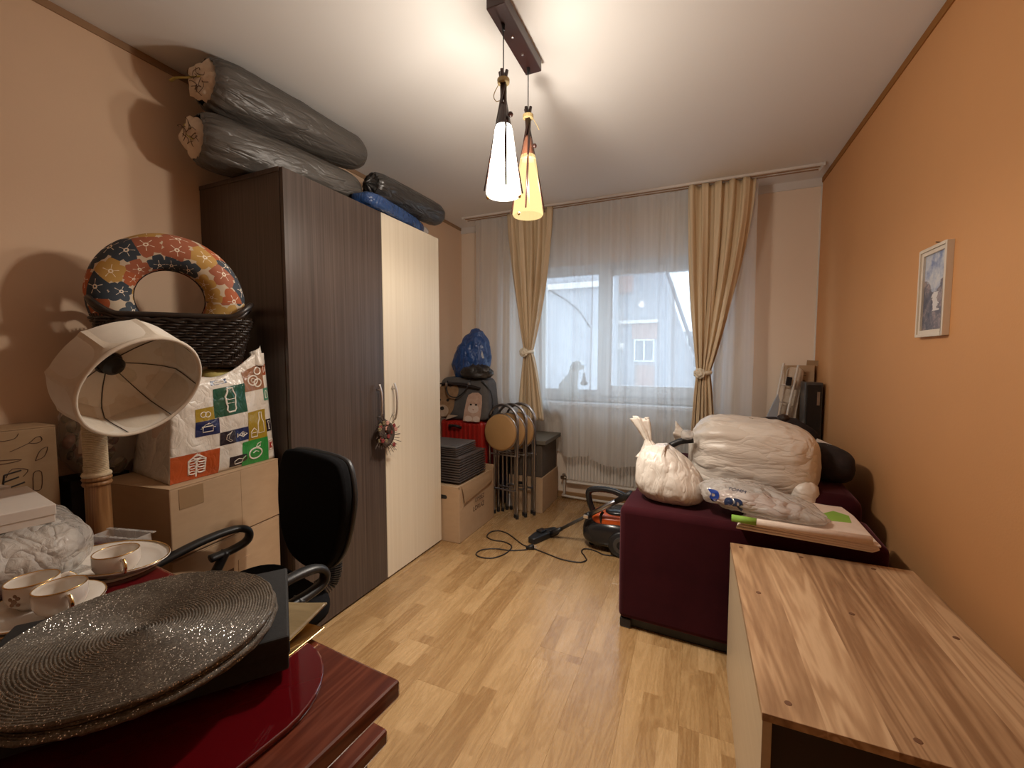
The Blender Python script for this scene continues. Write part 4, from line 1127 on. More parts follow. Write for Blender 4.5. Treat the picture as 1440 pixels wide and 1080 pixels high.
sk = obj('lamp_socket', G().lathe([(0, -.03), (.018, -.03), (.022, -.01), (.027, .0), (.027, .028), (.015, .042), (0, .042)], 20, tm), M['black_plastic'], lp, smooth=True, angle=40)
obj('bulb', G().lathe([(.010, .040), (.012, .05), (.019, .066), (.021, .08), (.016, .095), (.006, .102), (0, .1025)], 20, tm), M['bulb'], sk, smooth=True)

# ================================================================== LEFT CORNER CLUTTER
cl = carton('cardboard_box', 'tall brown carton with pen doodles against the tan wall', (-1.965, .470), 0, .17, .205, 0, 1.055, 'cardboard_dark', flaps=False)
obj('flap', G().box(-.17, 0, 0, .205, 1.051, 1.055), M['cardboard_dark'], cl, bevel=.001)
def scr(strokes, w, mat, nm):
    g = G()
    for s_ in strokes: g.tube(smoothpath([(.001, .20 + x_ * .60, z_) for x_, z_ in s_], 3), w, 5)
    obj(nm, g, M[mat], cl)
scr([[(-.275, .90), (-.272, .86), (-.24, .864), (-.225, .885)], [(-.195, .915), (-.205, .868)], [(-.195, .915), (-.135, .922)], [(-.20, .893), (-.145, .902)], [(-.205, .868), (-.125, .882)]], .0022, 'ink', 'marker_lettering')
scr([[(-.29, .985), (-.27, 1.0), (-.24, .985), (-.25, .965), (-.28, .968), (-.29, .985)], [(-.22, 1.04), (-.20, 1.022), (-.15, 1.025), (-.135, 1.04)],
     [(-.17, .985), (-.10, 1.005), (-.075, 1.02), (-.055, 1.022), (-.05, 1.01), (-.07, 1.002), (-.10, 1.005)], [(-.29, .965), (-.20, .962), (-.13, .955), (-.19, .95), (-.28, .955)],
     [(-.08, .945), (-.06, .975), (-.03, .985), (-.045, .955), (-.08, .945)], [(-.19, .905), (-.165, .93), (-.11, .92), (-.13, .90)],
     [(-.095, .85), (-.09, .905), (-.06, .905), (-.065, .85), (-.095, .85)], [(-.15, .845), (-.12, .83), (-.08, .80)]], .0011, 'ink_brown', 'doodle_drawing')
# clear bag of dried flowers wedged behind the lamp
cb = thing('bag_of_dried_flowers', 'clear plastic bag of dried flowers and ribbons between the cartons', 'bag', (-2.022, .80, .8465), group='left corner clutter')
rd = random.Random(11)
for k in range(95):
    a = rd.uniform(0, 6.28); rr_ = rd.uniform(0.02, .115); z = rd.uniform(.02, .25)
    p = Vector((rr_ * cos(a) * .95, rr_ * sin(a) * .62, z)); s_ = rd.uniform(.015, .030)
    g = G().lathe([(0, -s_ * .5), (s_ * .8, -s_ * .2), (s_, s_ * .2), (s_ * .5, s_ * .5), (0, s_ * .55)], 7, Matrix.Translation(p) @ Matrix.Rotation(a, 4, 'X'))
    obj('dried_flower', g, M[rd.choice(['flower_pink', 'twig', 'dry_leaf', 'dark_cloth', 'ticking', 'flower_red'])], cb)
obj('plastic_wrap', blob((.24, .17, .29), 2.4, 36, 20, .02, 12, 3.0), M['film'], cb, smooth=True)
obj('ribbon', G().tube(smoothpath([(.06, -.07, .10), (.085, -.075, .15), (.10, -.07, .21)], 5), .005, 5, flat=.3), M['ticking'], cb)
cs = carton('storage_box', 'dark brown box supporting the bag of dried flowers', (-2.005, .715), radians(0), .135, .17, 0, .843, 'dark_cloth', flaps=True)
cs['group'] = 'left corner clutter'

# ================================================================== OFFICE CHAIR
ch = thing('office_chair', 'black fabric office chair with looped plastic armrests behind the table', 'chair', (-1.29, .86, 0), radians(-12))
S = [(-.235, .30), (-.20, .375), (-.14, .395), (0, .40), (.14, .395), (.20, .37), (.232, .28), (.222, .18), (.185, .08), (.12, .015), (.05, -.005), (-.05, -.005), (-.13, .02), (-.195, .09), (-.228, .19)]
ring_ = smoothpath([(x_, 0, z_) for x_, z_ in S] + [(S[0][0], 0, S[0][1])], 4)[:-1]
ring_ = [(p.x * .93, p.z) for p in ring_]
mb = Matrix.Translation((0, .20, .545)) @ Matrix.Rotation(radians(-4), 4, 'X') @ Matrix(((1, 0, 0, 0), (0, 0, -1, 0), (0, 1, 0, 0), (0, 0, 0, 1)))
obj('backrest', G().prism(ring_, -.022, .022, mb), M['black_fabric'], ch, bevel=.014, seg=3, smooth=True, angle=35)
obj('back_shell', G().prism([(x_ * 1.025, (z_ - .2) * 1.02 + .2) for x_, z_ in ring_], -.034, -.016, mb), M['black_plastic'], ch, bevel=.006, smooth=True, angle=35)
obj('seat', G().prism(rrect(.46, .44, .10, 6, 0, -.04), .45, .51), M['black_fabric'], ch, bevel=.02, seg=3, smooth=True, angle=35)
obj('seat_pan', G().prism(rrect(.42, .40, .09, 6, 0, -.04), .435, .45), M['black_plastic'], ch, bevel=.004)
g = G(); 
bell = smoothpath([(0, .16, .44), (0, .235, .445), (0, .262, .50), (0, .265, .60), (0, .25, .68)], 4)
obj('back_bar', G().tube(bell, .020, 8, flat=.35), M['black_plastic'], ch, smooth=True)
g = G(); bp_ = smoothpath([(.03, .205, .45), (.04, .245, .47), (.04, .262, .52), (.03, .262, .58)], 8)
for i in range(0, len(bp_) - 1, 1): g.tube([bp_[i], bp_[i].lerp(bp_[i + 1], .6)], .034, 10)
obj('bellows', g, M['black_plastic'], ch, label='ribbed rubber bellows below the backrest')
for sx in (-1, 1):
    x_ = sx * .255
    loop = smoothpath([(x_, -.29, .575), (x_, -.20, .605), (x_, -.05, .645), (x_, .06, .655), (x_, .105, .635), (x_, .10, .600), (x_, .05, .582), (x_, -.02, .575)], 6)
    arm = obj('armrest', G().tube(loop, .021, 8, flat=.62), M['black_plastic'], ch, smooth=True)
    obj('armrest_support', G().tube(smoothpath([(x_, .03, .585), (x_, .0, .53), (x_ * .97, -.05, .455), (sx * .18, -.06, .44)], 5), .026, 8, flat=.5), M['black_plastic'], arm, smooth=True)
obj('gas_column', G().lathe([(0, .09), (.028, .09), (.028, .26), (.02, .27), (.02, .44), (0, .44)], 16), M['black_plastic'], ch, smooth=True, angle=40)
for k in range(5):
    a = 2 * pi * k / 5 + .3
    leg = obj('base_leg', G().tube([(0, 0, .095), (.15 * cos(a), .15 * sin(a), .085), (.27 * cos(a), .27 * sin(a), .062)], [.03, .022, .016], 8), M['black_plastic'], ch, smooth=True)
    obj('castor', G().lathe([(0, -.022), (.027, -.020), (.027, .020), (0, .022)], 16, Matrix.Translation((.27 * cos(a), .27 * sin(a), .027)) @ Matrix.Rotation(a, 4, 'Z') @ Matrix.Rotation(pi / 2, 4, 'X')), M['black_plastic'], leg)

# ================================================================== TABLE AND WHAT LIES ON IT
tb = thing('table', 'mahogany table with a thick dark-edged top at the left foreground', 'table', (-1.12, .13, 0), radians(-4.5))
obj('tabletop', G().box(-.70, .655, -.42, .455, .722, .752), M['mahogany'], tb, bevel=.005)
obj('apron', G().box(-.62, .56, -.35, -.33, .64, .722).box(-.62, .56, .36, .38, .64, .722).box(-.62, -.60, -.33, .36, .64, .722).box(.54, .56, -.33, .36, .64, .722), M['mahogany'], tb)
for sx in (-.60, .06):
    for sy in (-.33, .35):
        obj('leg', G().box(sx - .03, sx + .03, sy - .03, sy + .03, 0, .722), M['mahogany'], tb, bevel=.003)
# drawer unit pushed below the table
du = thing('drawer_unit', 'low mahogany drawer unit standing below the right end of the table', 'cabinet', (-.72, .24, 0), radians(-4.5))
obj('top_board', G().box(-.24, .215, -.33, .335, .60, .628), M['mahogany'], du, bevel=.006)
obj('body', G().box(-.22, .185, -.30, .305, .04, .60), M['mahogany'], du, bevel=.002)
obj('panel_frame', G().box(.185, .195, -.30, -.24, .04, .60).box(.185, .195, .245, .305, .04, .60).box(.185, .195, -.24, .245, .53, .60).box(.185, .195, -.24, .245, .04, .11), M['mahogany'], du, bevel=.002)
obj('plinth', G().box(-.20, .165, -.28, .285, 0, .04), M['brown_dark'], du)

rgt = thing('glass_tray_top', 'glossy dark red glass sheet with rounded corners lying on the table', 'glass top', (-1.12, .13, .7525), radians(-5))
out = []
for x_, y_ in rrect(1.12, .80, .13, 10, .012, .04):
    if x_ > .2: x_ += .022 * cos((y_ - .05) / .40 * pi / 2)
    out.append((x_, y_))
obj('glass_sheet', G().prism(out, 0, .009), M['red_glass'], rgt, bevel=.003, seg=3)

# black box
bxe1 = Vector((-.79, .61, 0)); ZB = .7745
bb = thing('black_box', 'flat black box under the stack of round placemats', 'box', (-.592, .455, ZB), atan2(bxe1.y, bxe1.x))
obj('box_body', G().box(0, .25, 0, .40, 0, .05), M['black_box'], bb, bevel=.004)
obj('box_lid', G().box(-.002, .252, -.002, .402, .026, .058), M['black_box'], bb, bevel=.004)

# round coiled placemats
mc = (-.782, .352)
prof = []
RM = .178; coils = 42
for k in range(coils * 4 + 1):
    r = RM * k / (coils * 4); prof.append((max(r, 0), .0040 + .0024 * abs(sin(pi * k / 4))))
prof += [(RM + .0015, .0025), (RM, 0.0002), (0, 0.0)]
def coilfix(p):
    a = atan2(p.y, p.x); r = sqrt(p.x ** 2 + p.y ** 2)
    k = 1 + (.010 * sin(7 * a) + .006 * sin(23 * a)) * (r / RM) ** 6 * .6
    return Vector((p.x * k, p.y * k, p.z + .0006 * sin(46 * a + r * 300)))
mat_me = G().lathe(prof, 120).disp(coilfix).mesh('coiled_mat'); mat_me.materials.append(M['coil'])
labs = ['bottom round coiled placemat lying directly on the black box', 'second placemat from the bottom of the round stack', 'second placemat from the top of the round stack', 'top round silver-brown coiled placemat with glitter']
for k in range(4):
    o = obj('placemat', mat_me, None, loc=(mc[0] + [0, .006, -.004, 0][k], mc[1] + [.004, -.004, .003, 0][k], ZB + .0585 + k * .0064), rot=(0, 0, k * 1.3), smooth=True)
    tag(o, labs[k], 'placemat', 'coiled placemats')

# bronze square plate and thin gold tray beside the box
pt = thing('bronze_plate', 'square bronze plate with raised corners beside the black box', 'plate', (-.752, .497, .7638), radians(4))
g = G()
def sqp(u, v):
    x_, y_ = (u - .5) * .19, (v - .5) * .19
    c = max(0, x_ + .01) * max(0, y_ + .01) / (.105 * .105)
    return (x_, y_, .006 + .020 * c ** 1.2)
g.sheet(sqp, 20, 20)
o = obj('plate_surface', g, M['gold_leaf'], pt, smooth=True, solid=.003)
obj('foot', G().prism(rrect(.10, .10, .02, 4), 0, .006), M['gold_leaf'], pt)
tr_ = obj('gold_card', G().box(-.065, .065, -.065, .065, 0, .0018), M['gold'], loc=(-.700, .500, .7618), rot=(0, 0, radians(4)), bevel=.001)
tag(tr_, 'thin gold-edged square tray below the bronze plate', 'tray')

# ---- porcelain at the left
ZT = .7618
pla = thing('platter', 'large oval white platter with a gold rim behind the cups', 'plate', (-1.302, .538, ZT + .0005), radians(8))
pr = [(0, .004), (.10, .004), (.135, .010), (.165, .026), (.170, .028), (.168, .031), (.14, .016), (.10, .008), (0, .008)]
obj('dish', G().lathe(pr, 48).disp(lambda p: Vector((p.x * .76, p.y * .54, p.z * .9))), M['porcelain'], pla, smooth=True)
obj('gold_rim', G().tube([(.1665 * .76 * cos(a), .1665 * .54 * sin(a), .0275) for a in [2 * pi * k / 64 for k in range(64)]], .0014, 6, closed=True), M['gold'], pla, smooth=True)
obj('foot_ring', G().lathe([(.085, 0), (.09, 0), (.092, .006), (.083, .006)], 40, closed=True), M['porcelain'], pla)
def saucer(loc, label, R=.085):
    t = thing('saucer', label, 'saucer', loc, group='gold-rimmed saucers')
    obj('dish', G().lathe([(0, .003), (R * .45, .003), (R * .7, .008), (R * .97, .0175), (R, .019), (R * .99, .021), (R * .68, .011), (R * .42, .006), (0, .006)], 40), M['porcelain'], t, smooth=True)
    obj('gold_rim', G().tube([(R * .985 * cos(a), R * .985 * sin(a), .0205) for a in [2 * pi * k / 48 for k in range(48)]], .0011, 6, closed=True), M['gold'], t, smooth=True)
    return t
sx_, sy_ = -1.152, .358
labs = ['lowest saucer of the stack behind the placemats', 'saucer second from the bottom of the stack', 'saucer second from the top of the stack', 'top saucer of the stack carrying two cups']
ZS = ZT + .001
for k in range(4):
    saucer((sx_ + .003 * (k % 2), sy_ - .003 * (k % 3), ZS + k * .0066), labs[k], .092)
def cup(loc, rz, label, R=.039, h=.054):
    t = thing('teacup', label, 'cup', loc, rz, group='white teacups')
    pr = [(0, .0), (R * .55, .0), (R * .60, .004), (R * .86, .014), (R * 1.0, .028), (R * .99, h - .004), (R * .96, h), (R * .93, h - .001), (R * .95, h - .008), (R * .95, .028), (R * .78, .014), (R * .45, .006), (0, .005)]
    obj('bowl', G().lathe(pr, 40), M['porcelain'], t, smooth=True)
    obj('gold_rim', G().tube([(R * .965 * cos(a), R * .965 * sin(a), h - .0005) for a in [2 * pi * k / 40 for k in range(40)]], .0013, 6, closed=True), M['gold'], t, smooth=True)
    hd = obj('handle', G().tube(smoothpath([(R * .96, 0, h * .80), (R * 1.25, 0, h * .86), (R * 1.50, 0, h * .66), (R * 1.38, 0, h * .40), (R * .97, 0, h * .34)], 6), [.0042] * 25, 8), M['porcelain'], t, smooth=True)
    obj('gold_line', G().tube(smoothpath([(R * 1.27, 0, h * .90), (R * 1.545, 0, h * .66), (R * 1.42, 0, h * .37)], 6), .0034, 6), M['gold'], hd, smooth=True)
    g = G()
    for dx, dz, s_ in ((0, 0, .005), (.006, .006, .004), (-.006, .005, .004), (.002, .011, .0035), (-.004, -.006, .004), (.006, -.006, .0035)):
        a = -2.2 + dx / R
        g.lathe([(0, 0), (s_, 0), (s_ * .8, .0006), (0, .0007)], 8, Matrix.Translation((R * 1.0 * cos(a), R * 1.0 * sin(a), .028 + dz)) @ Matrix.Rotation(a, 4, 'Z') @ Matrix.Rotation(pi / 2, 4, 'Y'))
    obj('printed_rose', g, M['transfer'], t)
    return t
zc = ZS + 3 * .0066 + .0066
cup((-1.194, .362, zc), radians(70), 'rear white cup with gold rim standing on the saucers')
cup((-1.110, .372, zc), radians(-5), 'front white cup with gold rim nearest the placemats')
cup((-1.238, .512, ZT + .0092), radians(-10), 'white cup with gold handle standing on the oval platter', .043, .056)

# ---- plastic-wrapped white cartons at the left edge
wb = thing('white_box', 'white flat carton on top of the plastic-wrapped parcel', 'box', (-1.525, .385, .889), radians(-8), group='white cartons')
obj('box_body', G().box(-.15, .12, -.10, .10, 0, .040), M['white_card'], wb, bevel=.002)
obj('box_lid', G().box(-.152, .122, -.102, .102, .018, .043), M['white_card'], wb, bevel=.002)
wb2 = thing('white_box', 'second white carton leaning at the left picture edge', 'box', (-1.79, .40, .889), radians(12), group='white cartons')
obj('box_body', G().box(-.09, .08, -.08, .08, 0, .036), M['white_card'], wb2, bevel=.002)
obj('box_lid', G().box(-.092, .082, -.082, .082, .016, .039), M['white_card'], wb2, bevel=.002)
pw = thing('plastic_parcel', 'crumpled clear plastic parcel with white padding left of the cups', 'parcel', (-1.545, .415, ZT + .001), radians(-8))
obj('padding', blob((.42, .22, .108), 4, 44, 20, .006, 10, 2.0), M['white_card'], pw, smooth=True)
obj('plastic_wrap', blob((.49, .27, .122), 3.2, 72, 36, .013, 11, 6.0), M['milky_plastic'], pw, smooth=True)
obj('plastic_corner', G().sheet(lambda u, v: (.20 + .10 * u, .0 + .10 * v, .012 + .02 * u + .012 * v), 6, 6), M['clear_plastic'], pw, solid=.0006)
# small clear plastic tray sticking out behind the platter
ct = thing('clear_tray', 'small clear plastic tray sticking out behind the oval platter', 'tray', (-1.475, .625, .7525), radians(14))
obj('tray_floor', G().box(-.07, .07, -.02, .02, 0, .002), M['clear_plastic'], ct)
obj('tray_wall', G().box(-.07, .07, .02, .022, 0, .03).box(-.07, .07, -.022, -.02, 0, .03).box(-.072, -.07, -.022, .022, 0, .03).box(.07, .072, -.022, .022, 0, .03), M['clear_plastic'], ct)
obj('tray_rim', G().box(-.08, .08, -.03, -.02, .03, .032).box(-.08, .08, .02, .03, .03, .032), M['clear_plastic'], ct)

# ================================================================== BACK LEFT CORNER, BEYOND THE WARDROBE
ca = carton('cardboard_box', 'brown moving carton with a hand hole and pencilled words beside the wardrobe', (-1.457, 2.445), 0, .42, .54, 0, .385, flaps=False)
obj('rim', G().box(-.42, 0, 0, .004, .38, .392).box(-.004, 0, 0, .54, .38, .40).box(-.42, 0, .536, .54, .38, .43), M['cardboard'], ca)
obj('folded_flap', G().sheet(lambda u, v: (.002 + .012 * v + .004 * sin(pi * v), .03 + .46 * u + .04 * v * (.5 - u), .392 - .12 * v * (1 - .35 * u)), 10, 6), M['cardboard_dark'], ca, solid=.003, label='flap folded down over the side')
obj('hand_hole', G().prism(rrect(.075, .028, .013, 5, -.135, .315), 0, .0012, Matrix(((1, 0, 0, 0), (0, 0, -1, 0), (0, 1, 0, 0), (0, 0, 0, 1)))), M['black_plastic'], ca)
mt = Matrix(((0, 0, 1, .0155), (1, 0, 0, .27), (0, 1, 0, .245), (0, 0, 0, 1)))
text('pencil_lettering', 'OMBEZ', .045, mt, M['ink_brown'], ca)
mt = Matrix(((0, 0, 1, .0012), (1, 0, 0, .28), (0, 1, 0, .175), (0, 0, 0, 1)))
text('pencil_lettering', 'LORIAZ', .05, mt, M['ink_brown'], ca)

def crate(name, label, loc, w, d, h, ribs, mat, cat='crate', lid=None, open_top=True):
    t = thing(name, label, cat, loc, group='stacked plastic containers')
    obj('body', G().box(-w, 0, 0, d, 0, h), M[mat], t, bevel=.012)
    for k in range(ribs):
        z = h * (k + .6) / (ribs + .2)
        obj('rib', G().box(-w - .009, .009, -.009, d + .009, z - h / ribs * .24, z + h / ribs * .24), M[mat], t, bevel=.002)
    if lid:
        obj('lid', G().box(-w - .006, .006, -.006, d + .006, h, h + .012), M[lid], t, bevel=.004)
        obj('lid_recess', G().box(-w + .03, -.03, .03, d - .03, h + .0115, h + .0135), M[lid], t, bevel=.002)
    return t
crate('plastic_crate', 'larger taupe ribbed plastic crate on the moving carton', (-1.502, 2.525, .3935), .34, .38, .185, 10, 'crate')
crate('plastic_container', 'smaller ribbed container with a grey lid on top of the taupe crate', (-1.535, 2.53, .580), .30, .28, .06, 4, 'crate', lid='crate_lid')

sc_ = thing('suitcase', 'red hard-shell suitcase with vertical ridges behind the crates', 'suitcase', (-1.575, 3.03, 0), group=None)
obj('shell', G().box(-.42, 0, 0, .22, .03, .755), M['red_shell'], sc_, bevel=.035, seg=4)
for k in range(9):
    x_ = -.395 + .042 * k + .016
    obj('ridge', G().box(x_ - .011, x_ + .011, -.010, .02, .07, .735), M['red_shell'], sc_, bevel=.008)
for k in range(3):
    y_ = .05 + .055 * k
    obj('ridge', G().box(-.02, .010, y_ - .012, y_ + .012, .07, .72), M['red_shell'], sc_, bevel=.008)
obj('carry_handle', G().tube(smoothpath([(-.30, -.014, .70), (-.29, -.04, .715), (-.22, -.045, .715), (-.20, -.014, .70)], 5), .012, 8), M['black_plastic'], sc_, smooth=True)
for sx in (-.37, -.05):
    obj('wheel', G().lathe([(0, -.015), (.03, -.015), (.03, .015), (0, .015)], 16, Matrix.Translation((sx, .11, .03)) @ Matrix.Rotation(pi / 2, 4, 'Y')), M['black_plastic'], sc_)

# pet carrier bag printed with a puppy and a kitten
pc = thing('pet_carrier', 'soft grey pet carrier printed with a puppy and a kitten on the suitcase', 'bag', (-1.775, 3.02, .757))
def car_shape(q, p):
    k = q.z / .36
    return Vector((q.x * (1 - .10 * k), q.y * (1 - .25 * k), q.z))
obj('body', blob((.50, .25, .36), 7, 56, 30, .004, 8, 3.0, car_shape).disp(lambda p: p + Vector((0, .13, 0))), M['carrier_grey'], pc, smooth=True)
def pf(pts, d0, nm, mat, parent=None):
    g = G().prism([(x_, z_) for x_, z_ in pts], 0, .002, Matrix(((1, 0, 0, 0), (0, .11, -1, -.006 - d0 + .002), (0, 1, 0, 0), (0, 0, 0, 1))))
    return obj(nm, g, M[mat], parent or pc)
pup = pf(ell(-.165, .16, .095, .135, 24, .1), .001, 'puppy_print', 'puppy')
pf(ell(-.09, .225, .05, .075, 16, -.5), .003, 'ear', 'puppy', pup)
pf(ell(-.185, .075, .062, .05, 20), .003, 'muzzle', 'puppy_light', pup)
pf(ell(-.185, .095, .020, .016, 14), .005, 'nose', 'ink', pup)
for ex in (-.215, -.135): pf(ell(ex, .165, .013, .012, 12), .004, 'eye', 'ink', pup)
pf([(-.03, .04), (-.15, .0), (-.12, .045)], .002, 'paw', 'puppy_light', pup)
kit = pf([(.02, .0), (.03, .09), (.045, .17), (.06, .215), (.10, .235), (.15, .238), (.185, .215), (.19, .15), (.185, .07), (.175, .0)], .001, 'kitten_print', 'kitten')
pf(ell(.112, .105, .050, .038, 18), .003, 'face', 'kitten_light', kit)
pf(ell(.07, .022, .036, .024, 14), .003, 'paw', 'kitten_light', kit); pf(ell(.145, .022, .032, .024, 14), .003, 'paw', 'kitten_light', kit)
for ex in (.09, .138): pf(ell(ex, .138, .010, .008, 12), .005, 'eye', 'ink', kit)
pf([(.106, .102), (.122, .102), (.114, .090)], .005, 'nose', 'flower_pink', kit)
obj('top_flap', G().sheet(lambda u, v: (-.23 + .40 * u, .02 - .014 * sin(pi * u) + .20 * v - .018 * (1 - v), .285 + .075 * sin(pi * (.15 + .7 * u)) * (.4 + .6 * v) - .03 * u * (1 - v)), 24, 10), M['dark_cloth'], pc, smooth=True, solid=.006)
obj('strap', G().tube(smoothpath([(-.12, -.012, .33), (-.125, -.022, .26), (-.10, -.024, .21), (-.05, -.02, .195), (.0, -.02, .21), (.06, -.012, .27), (.08, .02, .345)], 6), .009, 6, flat=.5), M['black_plastic'], pc, smooth=True)
obj('strap', G().tube(smoothpath([(.18, .02, .34), (.26, .03, .25), (.285, .02, .14), (.282, .02, .07)], 6), .010, 6, flat=.5), M['black_plastic'], pc, smooth=True)
obj('buckle', G().box(-.130, -.112, -.034, -.018, .285, .315).box(.075, .092, -.018, .0, .30, .32), M['chrome'], pc, bevel=.003)

bl = thing('blue_plastic_bag', 'blue plastic bag standing on the pet carrier in the corner', 'bag', (-1.775, 3.16, 1.105))
def bl_shape(q, p):
    k = q.z / .40
    w = 1 - .55 * k ** 1.5
    return Vector((q.x * w + .07 * k, q.y * w, q.z))
obj('bag_body', blob((.36, .24, .40), 2.4, 64, 40, .028, 8, 5.0, bl_shape), M['blue_bag'], bl, smooth=True)
obj('clear_window', G().sheet(lambda u, v: (.06 + .13 * u * (1 - .75 * v), -.085 + .055 * v, .17 + .215 * v), 8, 8), M['clear_plastic'], bl, solid=.0008)
nt_ = thing('black_plastic_bag', 'black crumpled plastic bag between the pet carrier and the blue bag', 'bag', (-1.655, 3.075, 1.112))
obj('bag_body', blob((.26, .12, .095), 2.2, 40, 20, .028, 15, 8.0), M['black_wrap'], nt_, smooth=True)
nb = thing('navy_bag', 'dark navy bag on the floor between the moving carton and the stools', 'bag', (-1.485, 3.40, 0))
obj('bag_body', blob((.14, .26, .56), 5, 36, 24, .010, 7, 2.0), M['navy'], nb, smooth=True)
obj('zip', G().tube(smoothpath([(.03, -.137, .12), (.0, -.137, .13), (-.04, -.135, .12)], 4), .003, 5), M['tube_grey'], nb)

# folding stools: bent tube frames with round seats, folded flat and stacked
def stool(loc, rz, label):
    t = thing('folding_stool', label, 'stool', loc, rz, group='folded round-seat stools')
    hw, h = .128, .905
    arch = [(-hw, 0, .008), (-hw, 0, .30), (-hw * 1.02, 0, h - .15)] + [(-hw * 1.02 * cos(a), 0, h - .13 + .13 * sin(a)) for a in [pi * k / 12 for k in range(1, 12)]] + [(hw * 1.02, 0, h - .15), (hw, 0, .30), (hw, 0, .008)]
    a_ = obj('back_frame', G().tube(smoothpath(arch, 2), .0115, 8), M['tube_grey'], t, smooth=True)
    for sx in (-hw, hw): obj('foot_cap', G().lathe([(0, 0), (.0135, 0), (.0135, .028), (.0115, .03)], 10, Matrix.Translation((sx, 0, 0))), M['black_plastic'], a_)
    hw2 = hw - .030
    f_ = obj('front_frame', G().tube(smoothpath([(-hw2, .022, .008), (-hw2, .022, .40), (-hw2 * .95, .020, .60), (0, .020, .625), (hw2 * .95, .020, .60), (hw2, .022, .40), (hw2, .022, .008)], 5), .0105, 8), M['tube_grey'], t, smooth=True)
    for sx in (-hw2, hw2): obj('foot_cap', G().lathe([(0, 0), (.0125, 0), (.0125, .028), (.0105, .03)], 10, Matrix.Translation((sx, .022, 0))), M['black_plastic'], f_)
    obj('cross_bar', G().tube([(-hw, 0, .22), (hw, 0, .22)], .008, 8), M['tube_grey'], t)
    m_ = Matrix.Translation((-.008, -.030, .688)) @ Matrix.Rotation(radians(86), 4, 'X')
    s_ = obj('seat', G().lathe([(0, -.016), (.130, -.016), (.142, -.010), (.146, 0), (.142, .010), (.130, .015), (0, .017)], 40, m_), M['stool_seat'], t, smooth=True)
    obj('seat_ring', G().tube([m_ @ Vector((.146 * cos(a), .146 * sin(a), -.010)) for a in [2 * pi * k / 40 for k in range(40)]], .006, 6, closed=True), M['tube_grey'], s_, smooth=True)
    obj('pivot', G().tube([(-hw - .012, .01, .50), (hw + .012, .01, .50)], .006, 8), M['chrome'], t)
    return t
st0 = stool((-1.395, 3.03, 0), radians(-6), 'front folded stool with ochre round seat leaning beside the carton')
dup(st0, (-1.35, 3.098, 0), (0, 0, radians(-6)), 'middle folded stool of the three, mostly behind the front one')
dup(st0, (-1.302, 3.166, 0), (0, 0, radians(-6)), 'rearmost folded stool of the three, nearest the felt storage box')

cbx = carton('cardboard_box', 'plain brown carton with a hand hole under the felt storage box', (-1.122, 3.205), 0, .30, .42, 0, .295, flaps=True)
obj('hand_hole', G().prism(rrect(.07, .025, .012, 5, -.20, .235), 0, .0012, Matrix(((1, 0, 0, 0), (0, 0, -1, 0), (0, 1, 0, 0), (0, 0, 0, 1)))), M['black_plastic'], cbx)
obj('white_edge_tape', G().box(-.300, -.288, -.0012, 0, .02, .13), M['white_trim'], cbx)
fb = thing('felt_storage_box', 'grey-brown fabric storage box with a wide lid below the left drape', 'box', (-1.13, 3.215, .2955))
obj('box_body', G().box(-.29, 0, 0, .39, 0, .275), M['felt_box'], fb, bevel=.008)
obj('box_lid', G().box(-.305, .035, -.02, .41, .275, .312), M['felt_lid'], fb, bevel=.006)
obj('label_holder', G().box(-.235, -.185, -.003, .0, .20, .235), M['brass'], fb, bevel=.001)

# ================================================================== VACUUM CLEANER
vc = thing('vacuum_cleaner', 'black and orange canister vacuum cleaner half hidden by the sofa', 'vacuum cleaner', (-.475, 2.83, 0), radians(8))
def vshape(q, p):
    k = (q.x + .20) / .40
    return Vector((q.x, q.y * (.80 + .2 * min(1, k * 2)), q.z * (.72 + .28 * sin(pi * min(1, .15 + k * .75)))))
obj('lower_body', blob((.42, .30, .20), 3.2, 48, 24, 0, 1, 0, vshape).disp(lambda p: p + Vector((0, 0, .022))), M['vac_black'], vc, smooth=True)
obj('orange_cover', blob((.33, .25, .085), 3.0, 40, 16, 0, 1, 0).disp(lambda p: p + Vector((.015, 0, .165))), M['vac_orange'], vc, smooth=True, label='orange upper cover')
obj('top_panel', blob((.20, .17, .06), 3.0, 32, 14, 0, 1, 0).disp(lambda p: p + Vector((.04, 0, .215))), M['vac_black'], vc, smooth=True)
for sx, sy in ((.05, -.150), (.05, .150)):
    w_ = obj('wheel', G().lathe([(0, -.018), (.075, -.016), (.082, -.010), (.082, .010), (.075, .016), (0, .018)], 28, Matrix.Translation((sx, sy, .084)) @ Matrix.Rotation(pi / 2, 4, 'X')), M['black_plastic'], vc, smooth=True, angle=40)
    obj('hub', G().lathe([(.03, -.021), (.052, -.021), (.055, -.016), (.03, -.016)], 24, Matrix.Translation((sx, sy, .084)) @ Matrix.Rotation(pi / 2 if sy < 0 else -pi / 2, 4, 'X') @ Matrix.Rotation(pi, 4, 'X'), closed=True), M['panel_edge'], w_)
obj('castor', G().lathe([(0, -.012), (.022, -.012), (.022, .012), (0, .012)], 14, Matrix.Translation((-.15, 0, .022)) @ Matrix.Rotation(pi / 2, 4, 'X')), M['black_plastic'], vc)
obj('handle_clip', G().tube(smoothpath([(-.075, -.10, .17), (-.085, -.115, .24), (-.07, -.11, .275)], 4), .010, 6), M['vac_black'], vc, smooth=True)
hose = smoothpath([(-.12, .02, .19), (-.155, .02, .25), (-.175, .01, .33), (-.165, .0, .375), (-.10, -.01, .392), (-.01, -.03, .392), (.06, -.06, .375), (.10, -.10, .36)], 8)
g = G()
g.tube(hose, [.020 + .0018 * (i % 2) for i in range(len(hose))], 10)
obj('hose', g, M['vac_black'], vc, smooth=True, label='black bent hose')
